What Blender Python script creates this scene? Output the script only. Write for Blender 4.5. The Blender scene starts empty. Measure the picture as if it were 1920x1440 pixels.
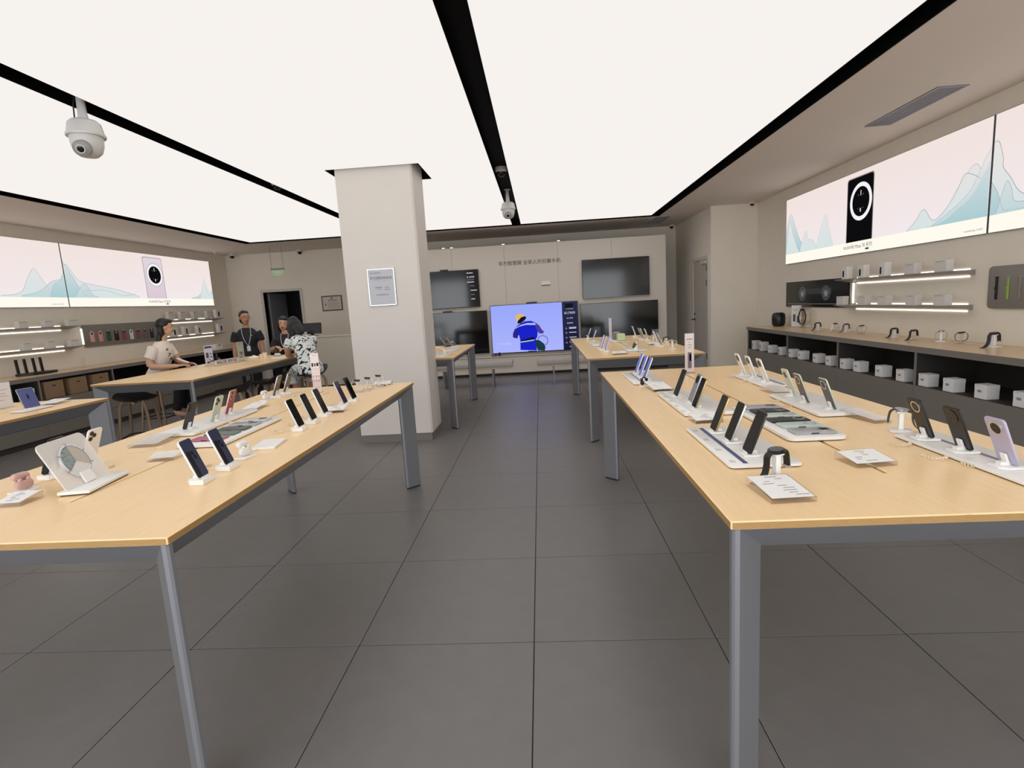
import bpy, math, random
from mathutils import Vector, Matrix
random.seed(7)
D = bpy.data
SC = bpy.context.scene
COL = SC.collection
PI = math.pi
rad = math.radians

# ------------------------------------------------------------------ camera
def make_camera():
    pitch, yaw, roll = rad(8.505), rad(-3.43), rad(-3.384)
    fw = Vector((math.sin(yaw)*math.cos(pitch), math.cos(yaw)*math.cos(pitch), -math.sin(pitch)))
    rt = Vector((math.cos(yaw), -math.sin(yaw), 0))
    up = rt.cross(fw)
    r2 = rt*math.cos(roll) + up*math.sin(roll)
    u2 = up*math.cos(roll) - rt*math.sin(roll)
    m = Matrix((( r2.x, u2.x, -fw.x, 0), (r2.y, u2.y, -fw.y, 0), (r2.z, u2.z, -fw.z, 1.5), (0, 0, 0, 1)))
    cd = D.cameras.new('camera'); cd.sensor_fit = 'HORIZONTAL'; cd.sensor_width = 36.0
    cd.lens = 36.0*1000.0/1920.0; cd.clip_start = 0.05; cd.clip_end = 100
    co = D.objects.new('camera', cd); COL.objects.link(co); co.matrix_world = m
    SC.camera = co
make_camera()
# ------------------------------------------------------------------ world, exposure
W = D.worlds.new('world'); SC.world = W; W.use_nodes = True
_bg = W.node_tree.nodes['Background']
_bg.inputs[0].default_value = (0.92, 0.96, 1.0, 1); _bg.inputs[1].default_value = 4.0   # daylight through the shopfront
SC.view_settings.view_transform = 'Standard'; SC.view_settings.look = 'None'
SC.view_settings.gamma = 1.0; SC.view_settings.use_curve_mapping = False
SC.view_settings.exposure = 0.0
CEIL_LIGHT = 0.93      # radiance of the luminous ceiling

# ------------------------------------------------------------------ materials
def lin(h):
    h = h.lstrip('#'); o = []
    for i in (0, 2, 4):
        c = int(h[i:i+2], 16)/255.0
        o.append(c/12.92 if c <= 0.04045 else ((c+0.055)/1.055)**2.4)
    return (o[0], o[1], o[2], 1.0)
MATS = {}
def mat(name, col, rough=0.5, metal=0.0, spec=0.5, noise=0.0, scale=40.0, stretch=None, bump=0.0, emit=None, estr=1.0, coat=0.0):
    if name in MATS: return MATS[name]
    m = D.materials.new(name); m.use_nodes = True; nt = m.node_tree; b = nt.nodes['Principled BSDF']
    c = lin(col) if isinstance(col, str) else (*col, 1.0)
    b.inputs['Base Color'].default_value = c; b.inputs['Roughness'].default_value = rough
    b.inputs['Metallic'].default_value = metal; b.inputs['Specular IOR Level'].default_value = spec
    if coat: b.inputs['Coat Weight'].default_value = coat; b.inputs['Coat Roughness'].default_value = 0.1
    if noise or bump:
        tc = nt.nodes.new('ShaderNodeTexCoord'); mp = nt.nodes.new('ShaderNodeMapping'); nz = nt.nodes.new('ShaderNodeTexNoise')
        nz.inputs['Scale'].default_value = scale; nz.inputs['Detail'].default_value = 4
        if stretch: mp.inputs['Scale'].default_value = stretch
        nt.links.new(tc.outputs['Object'], mp.inputs[0]); nt.links.new(mp.outputs[0], nz.inputs['Vector'])
        if noise:
            rp = nt.nodes.new('ShaderNodeValToRGB')
            rp.color_ramp.elements[0].position = 0.25; rp.color_ramp.elements[1].position = 0.75
            rp.color_ramp.elements[0].color = tuple(x*(1-noise) for x in c[:3])+(1,)
            rp.color_ramp.elements[1].color = tuple(min(1, x*(1+noise)) for x in c[:3])+(1,)
            nt.links.new(nz.outputs[0], rp.inputs[0]); nt.links.new(rp.outputs[0], b.inputs['Base Color'])
        if bump:
            bp = nt.nodes.new('ShaderNodeBump'); bp.inputs['Strength'].default_value = bump; bp.inputs['Distance'].default_value = 0.002
            nt.links.new(nz.outputs[0], bp.inputs['Height']); nt.links.new(bp.outputs[0], b.inputs['Normal'])
    if emit is not None:
        b.inputs['Emission Color'].default_value = lin(emit) if isinstance(emit, str) else (*emit, 1.0)
        b.inputs['Emission Strength'].default_value = estr
    MATS[name] = m; return m
def emi(name, col, s=1.0):
    if name in MATS: return MATS[name]
    m = D.materials.new(name); m.use_nodes = True; nt = m.node_tree; nt.nodes.clear()
    e = nt.nodes.new('ShaderNodeEmission'); o = nt.nodes.new('ShaderNodeOutputMaterial')
    e.inputs[0].default_value = lin(col) if isinstance(col, str) else (*col, 1.0); e.inputs[1].default_value = s
    nt.links.new(e.outputs[0], o.inputs[0]); MATS[name] = m; return m
def emi_grad(name, top, bot, z0, z1, s=1.0):
    """backlit print: colour runs with the height above the floor"""
    m = emi(name, top, s); nt = m.node_tree; e = [n for n in nt.nodes if n.type == 'EMISSION'][0]
    g = nt.nodes.new('ShaderNodeNewGeometry'); sp = nt.nodes.new('ShaderNodeSeparateXYZ'); mr = nt.nodes.new('ShaderNodeMapRange')
    rp = nt.nodes.new('ShaderNodeValToRGB'); mr.inputs[1].default_value = z0; mr.inputs[2].default_value = z1
    rp.color_ramp.elements[0].color = lin(bot); rp.color_ramp.elements[1].color = lin(top)
    nt.links.new(g.outputs['Position'], sp.inputs[0]); nt.links.new(sp.outputs[2], mr.inputs[0]); nt.links.new(mr.outputs[0], rp.inputs[0])
    nt.links.new(rp.outputs[0], e.inputs[0]); return m
def clear(name, tint=(1, 1, 1), gloss=0.12, rough=0.05, diffuse=0.0):
    if name in MATS: return MATS[name]
    m = D.materials.new(name); m.use_nodes = True; nt = m.node_tree; nt.nodes.clear()
    t = nt.nodes.new('ShaderNodeBsdfTransparent'); t.inputs[0].default_value = (*tint, 1)
    g = nt.nodes.new('ShaderNodeBsdfGlossy'); g.inputs['Roughness'].default_value = rough; g.inputs[0].default_value = (1, 1, 1, 1)
    mx = nt.nodes.new('ShaderNodeMixShader'); lw = nt.nodes.new('ShaderNodeLayerWeight'); lw.inputs[0].default_value = gloss
    o = nt.nodes.new('ShaderNodeOutputMaterial')
    nt.links.new(lw.outputs[1], mx.inputs[0]); nt.links.new(t.outputs[0], mx.inputs[1]); nt.links.new(g.outputs[0], mx.inputs[2])
    last = mx
    if diffuse:
        d = nt.nodes.new('ShaderNodeBsdfDiffuse'); d.inputs[0].default_value = (.85, .83, .80, 1)
        m2 = nt.nodes.new('ShaderNodeMixShader'); m2.inputs[0].default_value = diffuse
        nt.links.new(mx.outputs[0], m2.inputs[1]); nt.links.new(d.outputs[0], m2.inputs[2]); last = m2
    nt.links.new(last.outputs[0], o.inputs[0]); MATS[name] = m; return m

M_WALL = mat('painted wall', (.80, .735, .63), 0.8, spec=0.2, noise=0.02, scale=3)
M_WALLD = mat('soffit paint', (.78, .70, .63), 0.85, spec=0.1)
M_COL = mat('column paint', (.70, .65, .60), 0.6, spec=0.3, noise=0.015, scale=4)
M_PANEL = mat('display wall panel', (.70, .635, .56), 0.6, spec=0.3)
M_TILE = mat('grey floor tile', '#74716f', 0.36, spec=0.42, noise=0.05, scale=9, bump=0.06)
M_GROUT = mat('dark grout', '#3a3836', 0.9)
M_BLACK = mat('black channel', '#060606', 0.7, spec=0.1)
M_WOOD = mat('pale oak veneer', (.96, .685, .375), 0.30, spec=0.5, noise=0.045, scale=16, stretch=(6, 0.6, 6))
M_WOODE = mat('oak edge band', '#a9834f', 0.4, noise=0.12, scale=50, stretch=(1, 1, 9))
M_ALU = mat('brushed aluminium paint', '#86868a', 0.38, metal=0.35, spec=0.5)
M_DARK = mat('dark rubber', '#151515', 0.6)
M_CAB = mat('taupe laminate', '#7c756e', 0.45, spec=0.4)
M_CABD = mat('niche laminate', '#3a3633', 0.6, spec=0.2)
M_WHITE = mat('white plastic', '#f0eeea', 0.3, spec=0.5)
M_WHITEM = mat('white card', '#f1efec', 0.6, spec=0.3)
M_CREAM = mat('cream cable', '#e9dcc4', 0.4, spec=0.4)
M_INK = mat('black ink', '#1d1c1c', 0.6)
M_GREYINK = mat('grey ink', '#8a8a90', 0.6)
M_NAVY = mat('navy print', '#4a4f78', 0.6)
M_BLK = mat('black gloss', '#060607', 0.12, spec=0.5)
M_BLKM = mat('black satin', '#121213', 0.4)
M_SCREEN = mat('phone glass', '#08080a', 0.08, spec=0.5)
M_SILVER = mat('silver ring', '#d8d8da', 0.2, metal=0.9)
M_ACR = clear('clear acrylic', (.96, .95, .94), 0.25)
M_FROST = clear('frosted acrylic', (.97, .95, .92), 0.2, 0.25, diffuse=0.45)
M_TVBLK = mat('tv screen glass', '#050507', 0.10, spec=0.6)
M_TVF = mat('tv frame', '#0c0c0d', 0.35)

# ------------------------------------------------------------------ mesh builder
def T(x, y, z): return Matrix.Translation((x, y, z))
def RX(a): return Matrix.Rotation(a, 4, 'X')
def RY(a): return Matrix.Rotation(a, 4, 'Y')
def RZ(a): return Matrix.Rotation(a, 4, 'Z')
def rrect(w, h, r, n=4, cx=0, cy=0):
    r = min(r, w/2-1e-5, h/2-1e-5); o = []
    for (sx, sy, a0) in ((1, 1, 0), (-1, 1, 90), (-1, -1, 180), (1, -1, 270)):
        for i in range(n+1):
            a = rad(a0+90*i/n); o.append((cx+sx*(w/2-r)+r*math.cos(a), cy+sy*(h/2-r)+r*math.sin(a)))
    return o
def circ(r, n=24, cx=0, cy=0, rx=1, ry=1): return [(cx+r*rx*math.cos(2*PI*i/n), cy+r*ry*math.sin(2*PI*i/n)) for i in range(n)]
class MB:
    def __init__(s, M=None): s.v = []; s.f = []; s.M = M or Matrix()
    def add(s, vs, fs, M=None):
        M = s.M @ M if M else s.M; b = len(s.v)
        s.v += [tuple(M @ Vector(p)) for p in vs]; s.f += [tuple(b+i for i in f) for f in fs]; return s
    def box(s, x0, x1, y0, y1, z0, z1, M=None):
        return s.add([(x0,y0,z0),(x1,y0,z0),(x1,y1,z0),(x0,y1,z0),(x0,y0,z1),(x1,y0,z1),(x1,y1,z1),(x0,y1,z1)],
                     [(0,3,2,1),(4,5,6,7),(0,1,5,4),(1,2,6,5),(2,3,7,6),(3,0,4,7)], M)
    def cbox(s, x0, x1, y0, y1, z0, z1, c=0.002, M=None):
        """box with chamfered edges"""
        rings = [(c, z0), (0, z0+c), (0, z1-c), (c, z1)]; vs = []; fs = []
        for i, z in rings:
            q = c if i == 0 else c  # plan corner cut
            a, b, d, e = x0+i, x1-i, y0+i, y1-i
            vs += [(a+c, d, z), (b-c, d, z), (b, d+c, z), (b, e-c, z), (b-c, e, z), (a+c, e, z), (a, e-c, z), (a, d+c, z)]
        for k in range(3):
            for j in range(8): fs.append((k*8+j, k*8+(j+1) % 8, k*8+8+(j+1) % 8, k*8+8+j))
        fs.append(tuple(range(7, -1, -1))); fs.append(tuple(range(24, 32)))
        return s.add(vs, fs, M)
    def prism(s, poly, z0, z1, M=None, bev=0.0):
        n = len(poly)
        if bev:
            cx = sum(p[0] for p in poly)/n; cy = sum(p[1] for p in poly)/n
            w = max(abs(p[0]-cx) for p in poly); h = max(abs(p[1]-cy) for p in poly)
            ins = [(cx+(p[0]-cx)*(1-bev/w), cy+(p[1]-cy)*(1-bev/h)) for p in poly]
            rings = [(ins, z0), (poly, z0+bev*.7), (poly, z1-bev*.7), (ins, z1)]
        else: rings = [(poly, z0), (poly, z1)]
        vs = [(p[0], p[1], z) for r, z in rings for p in r]; fs = []
        for k in range(len(rings)-1):
            for j in range(n): fs.append((k*n+j, k*n+(j+1) % n, (k+1)*n+(j+1) % n, (k+1)*n+j))
        fs.append(tuple(range(n-1, -1, -1))); fs.append(tuple(range((len(rings)-1)*n, len(rings)*n)))
        return s.add(vs, fs, M)
    def flat(s, poly, z=0.0, M=None): return s.add([(p[0], p[1], z) for p in poly], [tuple(range(len(poly)))], M)
    def ring(s, ro, ri, z0, z1, n=32, M=None, cx=0, cy=0):
        vs = []; fs = []
        for r, z in ((ro, z0), (ro, z1), (ri, z1), (ri, z0)): vs += [(cx+r*math.cos(2*PI*i/n), cy+r*math.sin(2*PI*i/n), z) for i in range(n)]
        for k in range(4):
            for j in range(n): fs.append((k*n+j, k*n+(j+1) % n, ((k+1) % 4)*n+(j+1) % n, ((k+1) % 4)*n+j))
        return s.add(vs, fs, M)
    def lathe(s, prof, n=24, M=None):
        vs = []; fs = []; m = len(prof)
        for r, z in prof: vs += [(max(r, 1e-5)*math.cos(2*PI*i/n), max(r, 1e-5)*math.sin(2*PI*i/n), z) for i in range(n)]
        for k in range(m-1):
            for j in range(n): fs.append((k*n+j, k*n+(j+1) % n, (k+1)*n+(j+1) % n, (k+1)*n+j))
        fs.append(tuple(range(n-1, -1, -1))); fs.append(tuple(range((m-1)*n, m*n)))
        return s.add(vs, fs, M)
    def tube(s, path, r, n=8, M=None, cap=True, flat=None):
        """circle (or flat=(half width along side, half thickness)) swept along a path; r may be a list"""
        P = [Vector(p) for p in path]; m = len(P); vs = []; fs = []; prev = None
        for i, p in enumerate(P):
            t = (P[min(i+1, m-1)]-P[max(i-1, 0)]); t = t.normalized() if t.length > 1e-9 else Vector((0, 0, 1))
            if prev is None:
                a = Vector((0, 0, 1)) if abs(t.z) < 0.9 else Vector((1, 0, 0)); u = t.cross(a).normalized()
            else:
                u = (prev-t*prev.dot(t)); u = u.normalized() if u.length > 1e-9 else t.orthogonal().normalized()
            prev = u; w = t.cross(u); rr = r[i] if isinstance(r, (list, tuple)) else r
            for j in range(n):
                a = 2*PI*j/n; vs.append(tuple(p+u*math.cos(a)*rr+w*math.sin(a)*rr))
        for k in range(m-1):
            for j in range(n): fs.append((k*n+j, k*n+(j+1) % n, (k+1)*n+(j+1) % n, (k+1)*n+j))
        if cap: fs.append(tuple(range(n-1, -1, -1))); fs.append(tuple(range((m-1)*n, m*n)))
        return s.add(vs, fs, M)
    def band(s, prof, y0, y1, th, M=None):
        """strap: a profile in local x,z given thickness th, extruded from y0 to y1"""
        P = [Vector((p[0], 0, p[1])) for p in prof]; m = len(P); vs = []; fs = []
        for i, p in enumerate(P):
            t = (P[min(i+1, m-1)]-P[max(i-1, 0)]).normalized(); nrm = Vector((-t.z, 0, t.x))
            for q, y in ((p-nrm*th/2, y0), (p+nrm*th/2, y0), (p+nrm*th/2, y1), (p-nrm*th/2, y1)): vs.append((q.x, y, q.z))
        for k in range(m-1):
            for j in range(4): fs.append((k*4+j, k*4+(j+1) % 4, k*4+4+(j+1) % 4, k*4+4+j))
        fs.append((3, 2, 1, 0)); fs.append(tuple(range((m-1)*4, m*4)))
        return s.add(vs, fs, M)
    def ell(s, c, r, n=16, m=10, M=None):
        vs = []; fs = []
        for k in range(m+1):
            a = PI*k/m
            for j in range(n):
                b = 2*PI*j/n; vs.append((c[0]+r[0]*math.sin(a)*math.cos(b), c[1]+r[1]*math.sin(a)*math.sin(b), c[2]-r[2]*math.cos(a)))
        for k in range(m):
            for j in range(n): fs.append((k*n+j, k*n+(j+1) % n, (k+1)*n+(j+1) % n, (k+1)*n+j))
        return s.add(vs, fs, M)
    def mesh(s, name, smooth=35):
        me = D.meshes.new(name); me.from_pydata(s.v, [], s.f); me.validate(); me.update()
        if smooth:
            me.polygons.foreach_set('use_smooth', [True]*len(me.polygons)); me.set_sharp_from_angle(angle=rad(smooth))
        me.materials.append(None); return me
def O(name, me, m, parent=None, M=None):
    o = D.objects.new(name, me); COL.objects.link(o)
    if parent is not None: o.parent = parent
    if M is not None: o.matrix_local = M
    if m is not None:
        o.material_slots[0].link = 'OBJECT'; o.material_slots[0].material = m
    return o
def B(name, mb, m, parent=None, M=None, smooth=35): return O(name, mb.mesh(name, smooth), m, parent, M)
def tag(o, label=None, cat=None, group=None, kind=None):
    if label: o['label'] = label
    if cat: o['category'] = cat
    if group: o['group'] = group
    if kind: o['kind'] = kind
    return o
def thing(name, label, cat, M=None, group=None):
    o = D.objects.new(name, None); COL.objects.link(o); o.empty_display_size = 0.05
    if M is not None: o.matrix_world = M
    return tag(o, label, cat, group)
CACHE = {}
def cached(key, fn):
    if key not in CACHE: CACHE[key] = fn().mesh(key if isinstance(key, str) else str(key[0]))
    return CACHE[key]
def text(body, size, m, parent, M, align='CENTER', name='lettering', depth=0.0):
    c = D.curves.new('lettering', 'FONT'); c.body = body; c.size = size; c.align_x = align; c.align_y = 'CENTER'; c.extrude = depth; c.resolution_u = 3
    o = D.objects.new('tmp_text', c); COL.objects.link(o)
    dg = bpy.context.evaluated_depsgraph_get(); dg.update()
    me = D.meshes.new_from_object(o.evaluated_get(dg)); D.objects.remove(o); D.curves.remove(c)
    me.materials.clear(); me.materials.append(None); me.name = name
    return O(name, me, m, parent, M)
# local frames on walls: x to the right as seen, y up, z out of the wall
def on_back(x, y, z): return Matrix(((1,0,0,x),(0,0,-1,y),(0,1,0,z),(0,0,0,1)))
def on_right(x, y, z): return Matrix(((0,0,-1,x),(-1,0,0,y),(0,1,0,z),(0,0,0,1)))
def on_left(x, y, z): return Matrix(((0,0,1,x),(1,0,0,y),(0,1,0,z),(0,0,0,1)))
ORD = ['first','second','third','fourth','fifth','sixth','seventh','eighth','ninth','tenth','eleventh','twelfth','thirteenth','fourteenth','fifteenth','sixteenth']

# ------------------------------------------------------------------ structure
X0, X1, Y0, Y1, ZC = -7.45, 4.0, -2.6, 12.7, 3.04
def struct(name, mb, m, parent=None, smooth=35): return tag(B(name, mb, m, parent, None, smooth), kind='structure')
fl = struct('floor', MB().box(X0-.15, X1+.15, Y0-.4, Y1+2.6, -0.12, -0.006), M_GROUT)
def tile_cut(a, b, lo, hi): return max(a, lo), min(b, hi)
g = 0.0022
tile_full = MB().cbox(-.4+g, .4-g, -.4+g, .4-g, -0.006, 0.0, 0.0012).mesh('tile')
for i in range(-10, 7):
    for j in range(-7, 15):
        xa, xb = tile_cut(-.1+.8*i, -.1+.8*(i+1), X0, X1); ya, yb = tile_cut(2.19+.8*j, 2.19+.8*(j+1), Y0, Y1)
        if xb-xa < 0.03 or yb-ya < 0.03 or yb < -1.2 : continue
        if xb-xa > .799 and yb-ya > .799: O('tile', tile_full, M_TILE, fl, T((xa+xb)/2, (ya+yb)/2, 0))
        else: B('tile', MB().cbox(xa+g, xb-g, ya+g, yb-g, -0.006, 0, 0.0012), M_TILE, fl)
struct('wall_left', MB().box(X0-.15, X0, Y0, Y1+.15, -.1, 3.2), M_WALL)
struct('wall_right', MB().box(X1, X1+.15, Y0, 10.18, -.1, 3.2), M_WALL)
struct('wall_pilaster', MB().box(3.17, X1+.15, 10.18, 10.34, -.1, 3.2).box(3.17, 3.3, 10.34, Y1+.15, -.1, 3.2), M_WALL)
DX0, DX1, DZ = -6.62, -5.72, 2.12
struct('wall_back', MB().box(X0, DX0, Y1, Y1+.15, -.1, 3.2).box(DX1, 3.17, Y1, Y1+.15, -.1, 3.2).box(DX0, DX1, Y1, Y1+.15, DZ, 3.2), M_WALL)
# shopfront behind the camera: posts, sill and header around open glazing
sf = MB().box(X0, X1, Y0-.1, Y0, -.1, 0.08).box(X0, X1, Y0-.1, Y0, 2.75, 3.2)
for x in (X0, -5.2, -2.95, -.7, 1.55, X1-.1): sf.box(x, x+.1, Y0-.1, Y0, 0, 2.8)
struct('wall_front', sf, M_ALU)
# room behind the back door
struct('wall_backroom', MB().box(-7.4, -4.4, 15.1, 15.2, -.1, 2.9).box(-7.5, -7.4, 12.85, 15.2, -.1, 2.9).box(-4.5, -4.4, 12.85, 13.1, -.1, 2.9).box(-4.5, -4.4, 13.1, 15.2, 2.35, 2.9).box(-4.5, -4.4, 13.1, 15.2, -.1, .5).box(-7.5, -4.4, 12.85, 15.2, 2.75, 2.9), mat('backroom paint', '#5d5a59', .8))
# soffit and luminous ceiling
LX0, LX1, LY0, LY1 = -5.95, 2.42, -2.4, 10.97
struct('ceiling', MB().box(X0, LX0, Y0, Y1, ZC, 3.2).box(LX1, X1, Y0, Y1, ZC, 3.2).box(LX0, LX1, LY1, Y1, ZC, 3.2).box(LX0, LX1, Y0, LY0, ZC, 3.2), M_WALLD)
struct('trim_1', MB().box(LX0, LX1, LY0, LY1, 3.14, 3.2), M_BLACK)
edge = MB()
for (a, b, c, d) in ((LX0, LX0+.012, LY0, LY1), (LX1-.012, LX1, LY0, LY1), (LX0, LX1, LY1-.012, LY1)): edge.box(a, b, c, d, ZC-.004, 3.14)
struct('trim_2', edge, M_BLACK)
CX0, CX1, CY0, CY1 = -2.145, -1.303, 5.95, 6.49
M_LIGHT = emi('luminous ceiling film', (1.0, 0.955, 0.92), CEIL_LIGHT)
def light_panel(polys, label):
    fr = MB(); di = MB()
    for (a, b, c, d) in polys:
        fr.box(a, b, c, d, ZC+.006, 3.14); di.box(a, b, c, d, ZC, ZC+.006)
    o = tag(B('ceiling_light', fr, M_BLACK, None, None, 0), label, 'ceiling light', 'luminous ceiling panels')
    B('diffuser', di, M_LIGHT, o, None, 0)
light_panel([(-5.77, -3.2, LY0, 10.8)], 'broad luminous ceiling panel above the tables by the case display wall')
light_panel([(-3.02, -.465, LY0, 5.91), (-3.02, -2.25, 5.91, 6.655), (-1.215, -.465, 5.91, 6.655)], 'luminous ceiling panel between black channels, notched around the white column')
light_panel([(-3.02, -.465, 6.667, 10.8)], 'short luminous ceiling panel behind the white column')
light_panel([(-.29, 2.24, LY0, 10.8)], 'broad luminous ceiling panel on the watch counter side')
# column
cm = MB().prism([(CX0, CY0), (CX1-.02, CY0), (CX1, CY0+.02), (CX1, CY1), (CX0, CY1)], 0.09, 3.2)
cl = struct('wall_column', cm, M_COL, smooth=0)
B('baseboard', MB().box(CX0+.012, CX1-.012, CY0+.012, CY1-.012, 0, 0.09), M_CAB, cl)
# display wall for the screens
FY = 11.35
fw_ = struct('wall_feature', MB().box(-2.9, 2.63, FY+.012, FY+.6, 0, 2.70), M_CAB)
for k in range(5):
    a = -2.9+k*1.106
    B('panel', MB().cbox(a+.0015, a+1.106-.0015, FY, FY+.012, .42, 2.72, .0015), M_PANEL, fw_)
for k in range(3):
    a = -2.9+k*1.8433
    B('panel', MB().cbox(a+.0015, a+1.8433-.0015, FY-.10, FY+.012, .06, .385, .002), M_PANEL, fw_)
B('panel', MB().cbox(-2.9, 2.63, FY-.10, FY+.012, .395, .42, .002), M_PANEL, fw_)
struct('baseboard_back', MB().box(-2.9, 2.63, FY-.07, FY+.012, 0, .06), M_CABD)
struct('baseboard_right', MB().box(3.155, 3.17, 10.18, 12.7, 0, .07), M_CAB)
# ------------------------------------------------------------------ doors
M_DOOR = mat('door paint', '#b7b0a7', 0.5)
M_DFRAME = mat('door frame paint', '#c9c4bb', 0.5)
d1 = struct('door_1', MB().box(3.135, 3.17, 10.26, 11.18, 0.005, 2.12), M_DOOR)
B('door_frame', MB().box(3.12, 3.17, 10.20, 10.26, 0, 2.18).box(3.12, 3.17, 11.18, 11.24, 0, 2.18).box(3.12, 3.17, 10.26, 11.18, 2.12, 2.18), M_DFRAME, d1)
for z in (.25, 1.62, 1.9): B('hinge', MB().tube([(3.117, 10.268, z), (3.117, 10.268, z+.11)], .009, 8), M_BLKM, d1)
B('door_handle', MB().tube([(3.12, 11.10, .98), (3.07, 11.10, .98), (3.07, 10.98, .98)], .011, 8).lathe([(.026, 0), (.026, .01)], 16, T(3.135, 11.10, .98) @ RY(-PI/2)), M_BLKM, d1)
B('lock', MB().lathe([(.022, 0), (.022, .014)], 16, T(3.135, 11.10, 1.09) @ RY(-PI/2)), M_BLKM, d1)
B('door_closer', MB().box(3.09, 3.135, 10.34, 10.6, 2.04, 2.10).tube([(3.08, 10.4, 2.11), (3.04, 10.75, 2.13), (3.11, 11.0, 2.14)], .008, 6), M_DFRAME, d1)
d2 = struct('door_2', MB().box(DX0+.02, DX0+.06, Y1+.16, Y1+1.02, .01, DZ-.02), mat('door leaf', '#8b8680', .5))
B('door_frame', MB().box(DX0-.06, DX0, Y1-.02, Y1+.16, 0, DZ+.06).box(DX1, DX1+.06, Y1-.02, Y1+.16, 0, DZ+.06).box(DX0, DX1, Y1-.02, Y1+.16, DZ, DZ+.06), M_DFRAME, d2)
for z in (.3, 1.1, 1.85): B('hinge', MB().tube([(DX0+.012, Y1+.155, z), (DX0+.012, Y1+.155, z+.12)], .010, 8), M_BLKM, d2)
B('lock', MB().box(DX0+.06, DX0+.075, Y1+.88, Y1+.95, .92, 1.12), M_BLKM, d2)
M_WGL = clear('daylight dimming glass', (.16, .19, .27), .1)  # bluish tint added to the pane to dim the over-bright daylight outside
w1 = struct('window_1', MB().box(-4.47, -4.46, 13.1, 15.1, .5, 2.35), M_WGL)
B('window_frame', MB().box(-4.5, -4.42, 13.1, 13.2, .5, 2.35).box(-4.5, -4.42, 14.1, 14.2, .5, 2.35).box(-4.5, -4.42, 13.1, 15.1, 1.78, 1.86).box(-4.5, -4.42, 13.1, 15.1, 2.27, 2.35), M_BLKM, w1)

# ------------------------------------------------------------------ tables
def table(x0, x1, y0, y1, label):
    t = thing('display_table', label, 'table', T(x0, y0, 0), 'oak display tables'); w = x1-x0; l = y1-y0; c = w/2; s = .007; e = .33
    top = B('tabletop', MB().cbox(0, c-s, 0, l, .876, .9, .0025).cbox(c+s, w, 0, l, .876, .9, .0025).box(c-s-.004, c+s+.004, .002, e, .877, .8996).box(c-s-.004, c+s+.004, l-e, l-.002, .877, .8996), M_WOOD, t)
    B('edge_band', MB().box(-.0012, .0, .004, l-.004, .879, .8965).box(w, w+.0012, .004, l-.004, .879, .8965).box(.004, w-.004, -.0012, 0, .879, .8965).box(.004, w-.004, l, l+.0012, .879, .8965), M_WOODE, top)
    B('cable_slot', MB().box(c-s, c+s, e, l-e, .877, .882), M_BLACK, top)
    sec = [(.006, .874), (.10, .782), (.135, .874)]
    def rail(f):
        vs = [f(o, z, 0) for o, z in sec]+[f(o, z, 1) for o, z in sec]
        m = MB(); m.add(vs, [(0, 1, 4, 3), (1, 2, 5, 4), (2, 0, 3, 5), (0, 2, 1), (3, 4, 5)]); return m
    B('rail', rail(lambda o, z, k: (o if k == 0 else w-o, o, z)), M_ALU, t, None, 20)
    B('rail', rail(lambda o, z, k: (w-o if k == 0 else o, l-o, z)), M_ALU, t, None, 20)
    B('rail', rail(lambda o, z, k: (o, l-o if k == 0 else o, z)), M_ALU, t, None, 20)
    B('rail', rail(lambda o, z, k: (w-o, o if k == 0 else l-o, z)), M_ALU, t, None, 20)
    poly = [(.026, .006), (.113, .089), (.116, .104), (.104, .116), (.089, .113), (.006, .026), (.008, .014), (.014, .008)]
    def leg(): return MB().prism(poly, .012, .874)
    def foot(): return MB().prism([(a*.9+.006, b*.9+.006) for a, b in poly], 0, .012)
    lm = cached('leg', leg); fm = cached('foot', foot)
    for mx, my in ((0, 0), (1, 0), (0, 1), (1, 1)):
        rot = {(0, 0): 0, (1, 0): PI/2, (1, 1): PI, (0, 1): -PI/2}[(mx, my)]
        lg = O('leg', lm, M_ALU, t, T(w*mx, l*my, 0) @ RZ(rot)); O('foot', fm, M_DARK, lg)
    return t
table(.474, 1.672, 1.362, 4.412, 'oak topped display table nearest the camera on the watch counter side')
table(-2.285, -1.094, 1.385, 4.40, 'oak topped display table nearest the camera, running up to the white column')
table(.46, 1.66, 5.527, 8.575, 'oak topped display table in front of the wall screens with a green cube')
table(-2.28, -1.075, 6.44, 8.565, 'short oak topped display table partly hidden behind the white column')
table(-4.975, -3.785, 1.362, 4.388, 'oak topped table at the picture edge carrying a tablet on a stand')
table(-4.92, -3.76, 5.49, 8.55, 'oak topped service table where people sit')

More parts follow.
